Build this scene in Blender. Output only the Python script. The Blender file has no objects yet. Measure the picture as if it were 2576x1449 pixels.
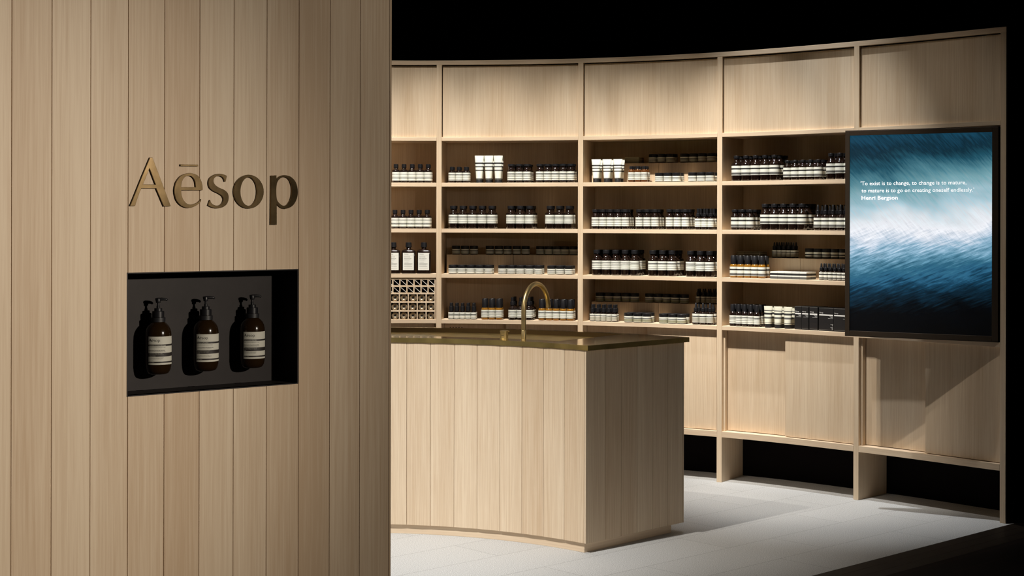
import bpy, bmesh, math, random
from mathutils import Vector, Matrix
random.seed(7)
SC = bpy.context.scene
COL = SC.collection
PI = math.pi

# ------------------------------------------------------------------ camera, world, light, exposure
FPX = 3890.0
EYE = 1.525
cam_data = bpy.data.cameras.new('camera')
cam = bpy.data.objects.new('camera', cam_data)
COL.objects.link(cam)
cam_data.sensor_width = 36.0
cam_data.lens = FPX / 2576 * 36.0
cam_data.shift_y = -(724.5 - 552.0) / 2576
cam_data.clip_start = 0.05
cam_data.clip_end = 60
cam.matrix_world = Matrix.Translation((0, 0, EYE)) @ Matrix.Rotation(PI / 2, 4, 'X') @ Matrix.Rotation(0.0020, 4, 'Z')
SC.camera = cam

world = bpy.data.worlds.new('night_world')
SC.world = world
world.use_nodes = True
world.node_tree.nodes['Background'].inputs[0].default_value = (0.9, 0.85, 0.8, 1)
world.node_tree.nodes['Background'].inputs[1].default_value = 0.001

SC.view_settings.view_transform = 'Standard'
SC.view_settings.look = 'None'
SC.view_settings.exposure = 0.0
SC.view_settings.gamma = 1.0
SC.view_settings.use_curve_mapping = False

CX, CY = -0.76, 5.95            # common centre of the curved counter and the curved shelving

def polar(deg, r):
    a = math.radians(deg)
    return (CX + r * math.cos(a), CY + r * math.sin(a))

def spot(name, loc, aim, watts, size, blend=1.0, radius=0.03, col=(1.0, 0.9, 0.78)):
    d = bpy.data.lights.new(name, 'SPOT')
    d.energy = watts
    d.spot_size = math.radians(size)
    d.spot_blend = blend
    d.shadow_soft_size = radius
    d.color = col
    o = bpy.data.objects.new(name, d)
    COL.objects.link(o)
    o.location = loc
    o.rotation_euler = (Vector(aim) - Vector(loc)).to_track_quat('-Z', 'Y').to_euler()
    return o

WARM = (1.0, 0.94, 0.86)
COOL = (0.96, 0.98, 1.0)
for deg, w in ((110.5, 640), (103.5, 640), (96.5, 620), (89.5, 620), (82.5, 640), (75.5, 660), (68.5, 680), (61.5, 720), (54.8, 760), (44.0, 380)):
    x, y = polar(deg, 1.5)
    ax, ay = polar(deg, 3.6)
    spot('shelf_spotlight', (x, y, 5.0), (ax, ay, 1.45), w * 0.94, 21.5, 1.0, 0.03, WARM)
for deg, w in ((49.0, 430), (64.0, 270)):
    x, y = polar(deg, 1.65)
    ax, ay = polar(deg, 3.55)
    spot('low_fill_light', (x, y, 5.0), (ax, ay, 0.15), w, 24, 1.0, 0.03, WARM)  # added fill lamps, lifting the lower doors and the floor before them
spot('end_bay_fill', (*polar(42, 1.5), 5.0), (*polar(35, 3.65), 1.35), 125, 27, 1.0, 0.03, WARM)  # added fill lamp that brightens the dim last bay
# counter front and the floor before it
spot('counter_spotlight', (-1.95, 5.05, 4.6), (-0.10, 7.15, 0.50), 860, 35, 1.0, 0.03, WARM)
spot('counter_spotlight', (-1.75, 5.15, 4.6), (-0.85, 6.9, 0.0), 760, 38, 1.0, 0.03, COOL)
spot('floor_spotlight', (1.0, 8.35, 5.0), (1.75, 8.45, 0.0), 560, 33, 1.0, 0.03, COOL)
# wash on the plank wall, coming from the open shop side
spot('wall_spot_and_fill', (3.65, 1.37, 2.35), (-1.66, 3.84, 1.05), 620, 34, 1.0, 0.03, (1.0, 0.88, 0.74))
spot('wall_spot_and_fill', (3.60, 1.30, 2.40), (-0.85, 4.50, 1.05), 260, 76, 1.0, 0.03, (1.0, 0.88, 0.74))  # weak wide fill, added to even out the main wall spot

# ------------------------------------------------------------------ materials
def new_mat(name):
    m = bpy.data.materials.new(name)
    m.use_nodes = True
    nt = m.node_tree
    b = nt.nodes['Principled BSDF']
    return m, nt, b

def plain(name, col, rough=0.5, metal=0.0, coat=0.0, spec=0.5):
    m, nt, b = new_mat(name)
    b.inputs['Base Color'].default_value = (*col, 1)
    b.inputs['Roughness'].default_value = rough
    b.inputs['Metallic'].default_value = metal
    b.inputs['Coat Weight'].default_value = coat
    b.inputs['Specular IOR Level'].default_value = spec
    return m

def node(nt, kind, **kw):
    n = nt.nodes.new(kind)
    for k, v in kw.items():
        setattr(n, k, v)
    return n

def wood(name, light, dark, scale=(70, 70, 1.3), use_tone=False, rough=0.5, rings=0.0):
    """pale straight-grained softwood: fine streaks along the grain, slow drifts across it"""
    m, nt, b = new_mat(name)
    tc = node(nt, 'ShaderNodeTexCoord')
    mp = node(nt, 'ShaderNodeMapping')
    mp.inputs['Scale'].default_value = scale
    nt.links.new(tc.outputs['Object'], mp.inputs['Vector'])
    n1 = node(nt, 'ShaderNodeTexNoise')
    n1.inputs['Scale'].default_value = 2.2
    n1.inputs['Detail'].default_value = 5
    n1.inputs['Roughness'].default_value = 0.65
    n2 = node(nt, 'ShaderNodeTexNoise')
    n2.inputs['Scale'].default_value = 0.16
    n2.inputs['Detail'].default_value = 3
    nt.links.new(mp.outputs[0], n1.inputs['Vector'])
    nt.links.new(mp.outputs[0], n2.inputs['Vector'])
    mx = node(nt, 'ShaderNodeMath', operation='MULTIPLY_ADD')
    nt.links.new(n2.outputs['Fac'], mx.inputs[0]); mx.inputs[1].default_value = 0.55
    nt.links.new(n1.outputs['Fac'], mx.inputs[2])
    fac = mx.outputs[0]
    if use_tone:
        at_ = node(nt, 'ShaderNodeAttribute', attribute_name='tone')
        ad = node(nt, 'ShaderNodeMath', operation='MULTIPLY_ADD')
        nt.links.new(at_.outputs['Fac'], ad.inputs[0]); ad.inputs[1].default_value = 0.34
        nt.links.new(fac, ad.inputs[2])
        fac = ad.outputs[0]
    rp = node(nt, 'ShaderNodeValToRGB')
    rp.color_ramp.elements[0].position = 0.50
    rp.color_ramp.elements[0].color = (*light, 1)
    rp.color_ramp.elements[1].position = 1.15 if False else 1.0
    rp.color_ramp.elements[1].color = (*dark, 1)
    nt.links.new(fac, rp.inputs[0])
    nt.links.new(rp.outputs[0], b.inputs['Base Color'])
    b.inputs['Roughness'].default_value = rough
    b.inputs['Specular IOR Level'].default_value = 0.3
    return m

WLIGHT, WDARK = (0.78, 0.64, 0.47), (0.61, 0.455, 0.30)
M_WOOD = wood('larch_vertical_grain', WLIGHT, WDARK)
M_PLANK = wood('larch_planks', WLIGHT, (0.60, 0.445, 0.295), use_tone=True)
M_WOODH = wood('larch_level_grain', WLIGHT, (0.64, 0.48, 0.33), scale=(2.0, 2.0, 90))
M_GAP = plain('joint_shadow_felt', (0.05, 0.03, 0.018), 0.9)
M_BLACK = plain('matt_black_board', (0.006, 0.004, 0.004), 0.9, spec=0.1)
M_ROOM = plain('black_painted_room', (0.004, 0.0035, 0.0035), 0.95, spec=0.05)
M_NICHE = None

def brass_mat(name, col, rough, spots=0.06):
    m, nt, b = new_mat(name)
    tc = node(nt, 'ShaderNodeTexCoord')
    n1 = node(nt, 'ShaderNodeTexNoise'); n1.inputs['Scale'].default_value = 14; n1.inputs['Detail'].default_value = 6
    nt.links.new(tc.outputs['Object'], n1.inputs['Vector'])
    rp = node(nt, 'ShaderNodeValToRGB')
    rp.color_ramp.elements[0].position = 0.3; rp.color_ramp.elements[0].color = (*[c * 0.72 for c in col], 1)
    rp.color_ramp.elements[1].position = 0.7; rp.color_ramp.elements[1].color = (*col, 1)
    nt.links.new(n1.outputs['Fac'], rp.inputs[0]); nt.links.new(rp.outputs[0], b.inputs['Base Color'])
    mr = node(nt, 'ShaderNodeMapRange')
    mr.inputs['To Min'].default_value = rough - spots; mr.inputs['To Max'].default_value = rough + spots
    nt.links.new(n1.outputs['Fac'], mr.inputs['Value']); nt.links.new(mr.outputs[0], b.inputs['Roughness'])
    b.inputs['Metallic'].default_value = 0.88
    return m

M_BRASS = brass_mat('polished_brass_counter', (0.82, 0.65, 0.29), 0.11, 0.03)
M_BRASS.node_tree.nodes['Principled BSDF'].inputs['Metallic'].default_value = 1.0
M_WELL = brass_mat('satin_brass_trough', (0.74, 0.60, 0.32), 0.22)
M_WELL.node_tree.nodes['Principled BSDF'].inputs['Metallic'].default_value = 0.6
M_BASIN_SHADE = plain('shade_toned_brass', (0.085, 0.052, 0.020), 0.42, 0.5)  # brass darkened to brown so the colour carries the basin walls' shade
M_BAND = brass_mat('brushed_brass_edge', (0.70, 0.52, 0.19), 0.36)
M_TAP = brass_mat('brushed_brass_tube', (0.80, 0.60, 0.28), 0.36)
M_LETTER = brass_mat('dark_bronze', (0.20, 0.14, 0.07), 0.20, 0.04)
M_LETTER.node_tree.nodes['Principled BSDF'].inputs['Metallic'].default_value = 1.0
M_GLASS = plain('near_black_brown_glass', (0.010, 0.005, 0.0035), 0.10, coat=0.5)
M_FOOT = plain('thick_glass_foot', (0.055, 0.04, 0.03), 0.12, coat=0.5)
M_AMBER = plain('amber_glass', (0.24, 0.105, 0.010), 0.12, coat=0.6)
M_AMBERD = plain('brown_glass', (0.10, 0.032, 0.006), 0.12, coat=0.6)
M_CAP = plain('black_plastic', (0.010, 0.010, 0.012), 0.38)
M_CAPD = plain('matt_black_plastic', (0.012, 0.012, 0.014), 0.5)
M_PAPER = plain('cream_label_paper', (0.74, 0.73, 0.62), 0.6)
M_PAPERW = plain('white_label_paper', (0.80, 0.80, 0.74), 0.6)
M_INK = plain('black_ink', (0.012, 0.012, 0.012), 0.6)
M_GREY = plain('grey_print', (0.16, 0.16, 0.145), 0.6)
M_WHITE = plain('white_print', (0.85, 0.84, 0.80), 0.5)
M_CARTON = plain('black_carton', (0.014, 0.013, 0.013), 0.5)
M_KRAFT = plain('kraft_carton', (0.36, 0.30, 0.17), 0.7)
M_CREAM = plain('cream_tube_skin', (0.80, 0.80, 0.68), 0.45)

def striped(name, bands, base=(0.80, 0.81, 0.73)):
    """label paper printed with level bands; bands = [(from, to, colour)] as fractions of the label height"""
    m, nt, b = new_mat(name)
    tc = node(nt, 'ShaderNodeTexCoord')
    sp = node(nt, 'ShaderNodeSeparateXYZ')
    nt.links.new(tc.outputs['Generated'], sp.inputs[0])
    rp = node(nt, 'ShaderNodeValToRGB')
    cr = rp.color_ramp
    cr.interpolation = 'CONSTANT'
    stops = [(0.0, base)]
    for a, z, c in sorted(bands):
        stops += [(a, c), (z, base)]
    cr.elements[0].position = 0.0; cr.elements[0].color = (*stops[0][1], 1)
    cr.elements[1].position = stops[1][0]; cr.elements[1].color = (*stops[1][1], 1)
    for p, c in stops[2:]:
        e = cr.elements.new(p); e.color = (*c, 1)
    nt.links.new(sp.outputs['Z'], rp.inputs[0])
    nt.links.new(rp.outputs[0], b.inputs['Base Color'])
    b.inputs['Roughness'].default_value = 0.6
    return m

K = (0.015, 0.015, 0.015); G2 = (0.09, 0.09, 0.085); G5 = (0.42, 0.41, 0.34)
ST5 = striped('label_five_bands', [(0.0, .05, K), (.18, .23, K), (.42, .46, K), (.60, .65, K), (.72, .80, K)])
ST4 = striped('label_wide_bands', [(.0, .04, K), (.28, .37, K), (.44, .46, G2), (.72, .77, K)])
ST3 = striped('label_block_bands', [(.06, .27, G2), (.29, .31, G2), (.60, .76, K)])
ST2 = striped('label_text_block', [(.0, .03, K), (.06, .58, G5), (.66, .76, K)])
STJ = striped('label_jar_bands', [(.0, .07, K), (.20, .28, K), (.42, .50, K), (.64, .75, K)])
STJ2 = striped('label_jar_plain', [(.0, .05, K), (.08, .52, (.30, .30, .20)), (.60, .72, K)])
STJD = striped('label_jar_two_bands', [(.0, .26, G2), (.45, .66, K)])
STT = striped('tube_bands', [(.00, .03, K), (.34, .40, G2), (.50, .56, G2), (.64, .71, K)], (0.84, 0.85, 0.75))
STT2 = striped('tube_bands_low', [(.05, .08, G2), (.30, .40, G2), (.52, .63, K), (.72, .77, G2)], (0.72, 0.71, 0.58))
STBOX = striped('carton_lines', [(.08, .14, K), (.28, .34, K), (.50, .57, K), (.78, .84, K)], (0.42, 0.38, 0.25))
STBOXW = striped('white_carton_bands', [(.02, .34, G2), (.52, .80, K)], (0.84, 0.84, 0.76))

def niche_mat():
    m, nt, b = new_mat('dark_bronze_sheet')
    tc = node(nt, 'ShaderNodeTexCoord')
    n1 = node(nt, 'ShaderNodeTexNoise'); n1.inputs['Scale'].default_value = 9; n1.inputs['Detail'].default_value = 8
    n1.inputs['Roughness'].default_value = 0.7
    nt.links.new(tc.outputs['Object'], n1.inputs['Vector'])
    rp = node(nt, 'ShaderNodeValToRGB')
    rp.color_ramp.elements[0].position = .3; rp.color_ramp.elements[0].color = (.015, .012, .0115, 1)
    rp.color_ramp.elements[1].position = .8; rp.color_ramp.elements[1].color = (.026, .021, .020, 1)
    nt.links.new(n1.outputs['Fac'], rp.inputs[0]); nt.links.new(rp.outputs[0], b.inputs['Base Color'])
    b.inputs['Roughness'].default_value = 0.6
    b.inputs['Specular IOR Level'].default_value = 0.3
    return m
M_NICHE = niche_mat()

def floor_mat():
    m, nt, b = new_mat('flamed_grey_granite')
    tc = node(nt, 'ShaderNodeTexCoord')
    mp = node(nt, 'ShaderNodeMapping')
    a = math.radians(43.0)
    mp.vector_type = 'POINT'
    mp.inputs['Rotation'].default_value = (0, 0, -a)
    nt.links.new(tc.outputs['Object'], mp.inputs['Vector'])
    mp2 = node(nt, 'ShaderNodeMapping')
    mp2.inputs['Location'].default_value = (0.33, -3.968, 0)
    nt.links.new(mp.outputs[0], mp2.inputs['Vector'])
    br = node(nt, 'ShaderNodeTexBrick')
    br.offset = 0.37; br.offset_frequency = 2
    br.inputs['Scale'].default_value = 1.0
    br.inputs['Brick Width'].default_value = 0.9
    br.inputs['Row Height'].default_value = 0.3
    br.inputs['Mortar Size'].default_value = 0.0012
    br.inputs['Mortar Smooth'].default_value = 0.0
    br.inputs['Color1'].default_value = (0.55, 0.55, 0.54, 1)
    br.inputs['Color2'].default_value = (0.525, 0.525, 0.515, 1)
    br.inputs['Mortar'].default_value = (0.27, 0.27, 0.26, 1)
    nt.links.new(mp2.outputs[0], br.inputs['Vector'])
    n1 = node(nt, 'ShaderNodeTexNoise'); n1.inputs['Scale'].default_value = 260; n1.inputs['Detail'].default_value = 3
    nt.links.new(tc.outputs['Object'], n1.inputs['Vector'])
    rp = node(nt, 'ShaderNodeValToRGB')
    rp.color_ramp.elements[0].position = .36; rp.color_ramp.elements[0].color = (.58, .58, .58, 1)
    rp.color_ramp.elements[1].position = .60; rp.color_ramp.elements[1].color = (1.12, 1.12, 1.12, 1)
    nt.links.new(n1.outputs['Fac'], rp.inputs[0])
    mx = node(nt, 'ShaderNodeMix', data_type='RGBA', blend_type='MULTIPLY')
    mx.inputs['Factor'].default_value = 1.0
    nt.links.new(br.outputs['Color'], mx.inputs[6]); nt.links.new(rp.outputs[0], mx.inputs[7])
    nt.links.new(mx.outputs[2], b.inputs['Base Color'])
    b.inputs['Roughness'].default_value = 0.75
    b.inputs['Specular IOR Level'].default_value = 0.25
    return m
M_FLOOR = floor_mat()

def dark_plank_mat():
    m, nt, b = new_mat('dark_stained_boards')
    tc = node(nt, 'ShaderNodeTexCoord')
    mp = node(nt, 'ShaderNodeMapping')
    mp.inputs['Rotation'].default_value = (0, 0, -math.radians(43.0))
    nt.links.new(tc.outputs['Object'], mp.inputs['Vector'])
    br = node(nt, 'ShaderNodeTexBrick'); br.inputs['Scale'].default_value = 1.0
    br.inputs['Brick Width'].default_value = 1.6; br.inputs['Row Height'].default_value = 0.13
    br.inputs['Mortar Size'].default_value = 0.003
    br.inputs['Color1'].default_value = (0.010, 0.005, 0.004, 1)
    br.inputs['Color2'].default_value = (0.006, 0.0035, 0.003, 1)
    br.inputs['Mortar'].default_value = (0.014, 0.008, 0.006, 1)
    nt.links.new(mp.outputs[0], br.inputs['Vector'])
    nt.links.new(br.outputs['Color'], b.inputs['Base Color'])
    b.inputs['Specular IOR Level'].default_value = 0.06
    b.inputs['Roughness'].default_value = 0.7
    return m
M_DARKPLANK = dark_plank_mat()
M_THRESH = wood('dark_threshold_oak', (0.020, 0.014, 0.010), (0.010, 0.007, 0.005), scale=(6, 6, 30))
M_THRESH.node_tree.nodes['Principled BSDF'].inputs['Specular IOR Level'].default_value = 0.08

def screen_mat():
    """lit picture of wind-swept spray: dark teal, cream-white middle, blue, black foot (emits)"""
    m, nt, b = new_mat('lit_display_picture')
    out = nt.nodes['Material Output']
    tc = node(nt, 'ShaderNodeTexCoord')
    sp = node(nt, 'ShaderNodeSeparateXYZ'); nt.links.new(tc.outputs['UV'], sp.inputs[0])
    def mth(op, a, b_, c=None):
        n = node(nt, 'ShaderNodeMath', operation=op)
        for i, v in enumerate((a, b_, c)):
            if v is None: continue
            if isinstance(v, (int, float)): n.inputs[i].default_value = v
            else: nt.links.new(v, n.inputs[i])
        return n.outputs[0]
    u, v = sp.outputs['X'], sp.outputs['Y']          # v runs down from the top
    def streak(angle, sx, sy, detail=6, seed=0.0):
        mp = node(nt, 'ShaderNodeMapping', vector_type='TEXTURE')
        mp.inputs['Rotation'].default_value = (0, 0, math.radians(angle))
        mp.inputs['Location'].default_value = (seed, seed * 0.7, 0)
        nt.links.new(tc.outputs['UV'], mp.inputs['Vector'])
        m2 = node(nt, 'ShaderNodeMapping'); m2.inputs['Scale'].default_value = (sx, sy, 1)
        nt.links.new(mp.outputs[0], m2.inputs['Vector'])
        n = node(nt, 'ShaderNodeTexNoise'); n.inputs['Scale'].default_value = 1.0
        n.inputs['Detail'].default_value = detail; n.inputs['Roughness'].default_value = 0.68
        n.inputs['Distortion'].default_value = 0.25
        nt.links.new(m2.outputs[0], n.inputs['Vector'])
        return n.outputs['Fac']
    s1 = streak(38, 7, 80)
    s2 = streak(-16, 7, 85, seed=3.1)
    s3 = streak(10, 1.6, 4.5, detail=3, seed=5.0)
    sel = node(nt, 'ShaderNodeMapRange'); sel.inputs['From Min'].default_value = 0.40; sel.inputs['From Max'].default_value = 0.58
    nt.links.new(v, sel.inputs['Value'])
    mixn = node(nt, 'ShaderNodeMix', data_type='FLOAT')
    nt.links.new(sel.outputs[0], mixn.inputs['Factor'])
    nt.links.new(s1, mixn.inputs[2]); nt.links.new(s2, mixn.inputs[3])
    st = mixn.outputs[0]
    vv = mth('MULTIPLY_ADD', mth('SUBTRACT', u, 0.5), 0.07, v)
    vv = mth('MULTIPLY_ADD', mth('SUBTRACT', s3, 0.5), 0.23, vv)
    vv = mth('MULTIPLY_ADD', mth('SUBTRACT', st, 0.5), -0.22, vv)
    rp = node(nt, 'ShaderNodeValToRGB')
    def lin(c): return tuple(((x / 255 + 0.055) / 1.055) ** 2.4 if x > 10 else x / 255 / 12.92 for x in c) + (1,)
    stops = [(0.0, (22, 66, 88)), (.07, (14, 44, 58)), (.13, (34, 84, 102)), (.20, (80, 132, 146)), (.27, (122, 168, 178)), (.34, (172, 203, 215)),
             (.42, (226, 234, 240)), (.47, (244, 246, 252)), (.52, (208, 221, 236)), (.56, (150, 188, 212)), (.61, (98, 150, 176)), (.66, (52, 108, 134)),
             (.70, (44, 100, 132)), (.74, (22, 66, 92)), (.79, (10, 38, 54)), (.85, (3, 13, 20)), (.90, (1, 3, 6)), (1.0, (0, 1, 2))]
    cr = rp.color_ramp
    cr.elements[0].position = 0; cr.elements[0].color = lin(stops[0][1])
    cr.elements[1].position = 1; cr.elements[1].color = lin(stops[-1][1])
    for p, c in stops[1:-1]:
        e = cr.elements.new(p); e.color = lin(c)
    nt.links.new(vv, rp.inputs[0])
    gain = mth('MULTIPLY_ADD', st, 1.1, 0.45)
    mx = node(nt, 'ShaderNodeMix', data_type='RGBA', blend_type='MULTIPLY'); mx.inputs['Factor'].default_value = 1.0
    cmb = node(nt, 'ShaderNodeCombineXYZ')
    for i in range(3): nt.links.new(gain, cmb.inputs[i])
    nt.links.new(rp.outputs[0], mx.inputs[6]); nt.links.new(cmb.outputs[0], mx.inputs[7])
    b.inputs['Base Color'].default_value = (0.005, 0.005, 0.006, 1)
    b.inputs['Roughness'].default_value = 0.3
    nt.links.new(mx.outputs[2], b.inputs['Emission Color'])
    b.inputs['Emission Strength'].default_value = 0.95
    return m
M_SCREEN = screen_mat()
M_QUOTE, _nt, _b = new_mat('lit_white_letters')
_b.inputs['Base Color'].default_value = (0.9, 0.9, 0.9, 1)
_b.inputs['Emission Color'].default_value = (1, 1, 1, 1); _b.inputs['Emission Strength'].default_value = 0.95
M_BEZEL = plain('dark_bronze_bezel', (0.060, 0.042, 0.027), 0.45, 0.3)

# ------------------------------------------------------------------ helpers
def link_mesh(name, bm, mats, parent=None, smooth=False, bevel=0.0, autosmooth=None):
    me = bpy.data.meshes.new(name)
    bmesh.ops.recalc_face_normals(bm, faces=bm.faces[:])
    bm.to_mesh(me); bm.free()
    if not isinstance(mats, (list, tuple)): mats = [mats]
    for m in mats: me.materials.append(m)
    if smooth:
        for p in me.polygons: p.use_smooth = True
        if autosmooth: me.set_sharp_from_angle(angle=math.radians(autosmooth))
    o = bpy.data.objects.new(name, me)
    COL.objects.link(o)
    if parent is not None: o.parent = parent
    if bevel:
        b = o.modifiers.new('soft_edge', 'BEVEL'); b.width = bevel; b.segments = 2; b.limit_method = 'ANGLE'; b.angle_limit = math.radians(40)
    return o

def tag(o, label, cat, group=None, kind=None):
    if kind == 'structure':
        o['kind'] = 'structure'
    if label: o['label'] = label
    if cat: o['category'] = cat
    if group: o['group'] = group
    return o

def empty(name, loc=(0, 0, 0), rz=0.0):
    o = bpy.data.objects.new(name, None)
    o.empty_display_size = 0.05
    COL.objects.link(o)
    o.location = loc; o.rotation_euler = (0, 0, rz)
    return o

def dup(root, loc, rz):
    r = root.copy(); COL.objects.link(r)
    r.location = loc; r.rotation_euler = (0, 0, rz)
    for ch in list(root.children):
        c = ch.copy(); COL.objects.link(c); c.parent = r
        for g in list(ch.children):
            d = g.copy(); COL.objects.link(d); d.parent = c
    return r

def prism(bm, pts, z0, z1, mi=0):
    """upright prism over a plan polygon"""
    lo = [bm.verts.new((x, y, z0)) for x, y in pts]
    hi = [bm.verts.new((x, y, z1)) for x, y in pts]
    n = len(pts)
    fs = [bm.faces.new(list(reversed(lo))), bm.faces.new(hi)]
    for i in range(n):
        j = (i + 1) % n
        fs.append(bm.faces.new((lo[i], lo[j], hi[j], hi[i])))
    for f in fs: f.material_index = mi
    return fs

def box(bm, x0, x1, y0, y1, z0, z1, mi=0):
    return prism(bm, [(x0, y0), (x1, y0), (x1, y1), (x0, y1)], z0, z1, mi)

def lathe(bm, prof, segs=20, mi=0, sx=1.0, sy=1.0, ox=0.0, oy=0.0):
    """revolve (r, z) pairs; sx, sy squash the section"""
    rings = []
    for r, z in prof:
        if r < 1e-6: rings.append([bm.verts.new((ox, oy, z))])
        else: rings.append([bm.verts.new((ox + r * sx * math.cos(2 * PI * i / segs), oy + r * sy * math.sin(2 * PI * i / segs), z)) for i in range(segs)])
    for a, b in zip(rings, rings[1:]):
        for i in range(segs):
            j = (i + 1) % segs
            if len(a) == 1 and len(b) == 1: continue
            if len(a) == 1: f = bm.faces.new((a[0], b[j], b[i]))
            elif len(b) == 1: f = bm.faces.new((a[i], a[j], b[0]))
            else: f = bm.faces.new((a[i], a[j], b[j], b[i]))
            f.material_index = mi
    return rings

def sleeve(bm, r, z0, z1, a0, a1, n=18, mi=0, t=0.0):
    """open strip of a cylinder wall, angles measured from -Y (the front) towards +X"""
    vs = []
    for i in range(n + 1):
        a = math.radians(a0 + (a1 - a0) * i / n)
        vs.append((bm.verts.new((r * math.sin(a), -r * math.cos(a), z0)), bm.verts.new((r * math.sin(a), -r * math.cos(a), z1))))
    for p, q in zip(vs, vs[1:]):
        f = bm.faces.new((p[0], q[0], q[1], p[1])); f.material_index = mi

def tube_path(bm, pts, rad, segs=20, caps=True):
    rings = []
    for i, p in enumerate(pts):
        p = Vector(p)
        a = Vector(pts[max(0, i - 1)]); b = Vector(pts[min(len(pts) - 1, i + 1)])
        t = (b - a).normalized()
        ref = TUBE_REF.cross(t).normalized()
        up = t.cross(ref).normalized()
        r = rad[i] if isinstance(rad, (list, tuple)) else rad
        rings.append([bm.verts.new(p + ref * r * math.cos(2 * PI * k / segs) + up * r * math.sin(2 * PI * k / segs)) for k in range(segs)])
    for a, b in zip(rings, rings[1:]):
        for k in range(segs):
            j = (k + 1) % segs
            bm.faces.new((a[k], a[j], b[j], b[k]))
    if caps:
        bm.faces.new(rings[0]); bm.faces.new(rings[-1])

TUBE_REF = Vector((0, 0, 1))

# ---- the word on the wall, the cartons and the labels: outlines drawn once, corners marked with a third value
def _smooth(pts, steps=7):
    n = len(pts); out = []
    for i in range(n):
        p1, p2 = pts[i], pts[(i + 1) % n]
        p0 = pts[(i - 1) % n] if len(p1) < 3 else p1
        p3 = pts[(i + 2) % n] if len(p2) < 3 else p2
        straight = len(p1) > 2 and len(p2) > 2
        if straight:
            out.append((p1[0], p1[1])); continue
        for k in range(steps):
            t = k / steps
            out.append(tuple(0.5 * (2 * p1[c] + (p2[c] - p0[c]) * t + (2 * p0[c] - 5 * p1[c] + 4 * p2[c] - p3[c]) * t * t + (3 * p1[c] - p0[c] - 3 * p2[c] + p3[c]) * t ** 3) for c in (0, 1)))
    return out

def _ell(cx, cy, rx, ry, n=40):
    return [(cx + rx * math.cos(2 * PI * i / n), cy + ry * math.sin(2 * PI * i / n)) for i in range(n)]

X = 1
LETTERS = {
 'A': [_smooth([(418,150,X),(450,150,X),(500,280),(697,808,X),(603,812,X),(500,568,X),(300,568,X),(262,660),(215,806,X),(147,806,X),(205,665),(300,430)]),
       [(410,296),(492,514),(324,514)]],
 'e': [_smooth([(838,592,X),(1125,592,X),(1128,560),(1115,480),(1070,400),(1000,366),(930,360),(840,392),(775,470),(748,560),(748,640),(775,730),(830,795),(900,828),(970,828),(1045,795),(1104,745,X),(1108,712,X),(1060,755),(985,783),(920,775),(870,725),(843,655)]),
       _smooth([(838,548,X),(848,480),(880,420),(930,397),(985,412),(1022,465),(1034,548,X)])],
 's': [_smooth([(1455,395,X),(1400,373),(1340,367),(1275,385),(1225,428),(1207,490),(1222,555),(1270,600),(1335,632),(1390,668),(1408,712),(1392,762),(1345,795),(1290,793),(1248,765),(1228,720,X),(1200,795,X),(1250,822),(1320,835),(1395,822),(1455,775),(1478,705),(1468,635),(1420,586),(1350,555),(1300,520),(1276,475),(1284,430),(1320,403),(1365,402),(1405,425),(1428,478,X),(1440,470,X)])],
 'o': [_ell(1750, 609, 203, 229), _ell(1750, 608, 112, 192)],
 'p': [_smooth([(2053,390,X),(2125,388,X),(2125,440,X),(2170,400),(2235,385),(2320,408),(2385,480),(2412,590),(2400,700),(2345,795),(2260,838),(2190,828),(2128,775,X),(2128,1054,X),(2045,1054,X)]),
       _smooth([(2127,520),(2165,440),(2230,412),(2290,440),(2325,515),(2332,610),(2315,710),(2270,780),(2220,798),(2165,765),(2127,695)])],
 'bar': [[(828,241),(1068,245),(1068,270),(828,266)]],
 'dot': [_ell(2490, 815, 26, 26, 12)],
}
def curve_mesh(loops, fn, extrude=0.0, bevel=0.0):
    """fill outlines (even-odd) and return (verts, faces) of a solid in x, y, z = depth"""
    cu = bpy.data.curves.new('tmp', 'CURVE'); cu.dimensions = '2D'; cu.fill_mode = 'BOTH' if extrude else 'FRONT'
    cu.extrude = extrude; cu.bevel_depth = bevel; cu.bevel_resolution = 1; cu.offset = -bevel
    for lp in loops:
        s = cu.splines.new('POLY'); s.points.add(len(lp) - 1); s.use_cyclic_u = True
        for p, (a, b) in zip(s.points, lp):
            q = fn(a, b); p.co = (q[0], q[1], 0, 1)
    o = bpy.data.objects.new('tmp', cu); COL.objects.link(o)
    me = bpy.data.meshes.new_from_object(o, depsgraph=bpy.context.evaluated_depsgraph_get())
    v = [tuple(x.co) for x in me.vertices]; f = [tuple(p.vertices) for p in me.polygons]
    bpy.data.objects.remove(o); bpy.data.curves.remove(cu); bpy.data.meshes.remove(me)
    return v, f

def text_mesh(body, size=1.0, bold=0.0, align='LEFT', squeeze=1.0):
    cu = bpy.data.curves.new('tmp', 'FONT'); cu.body = body; cu.size = size; cu.align_x = align; cu.offset = bold
    cu.resolution_u = 2
    cu.fill_mode = 'FRONT'
    o = bpy.data.objects.new('tmp', cu); COL.objects.link(o)
    me = bpy.data.meshes.new_from_object(o, depsgraph=bpy.context.evaluated_depsgraph_get())
    v = [(x.co[0] * squeeze, x.co[1]) for x in me.vertices]; f = [tuple(p.vertices) for p in me.polygons]
    bpy.data.objects.remove(o); bpy.data.curves.remove(cu); bpy.data.meshes.remove(me)
    return v, f

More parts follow.
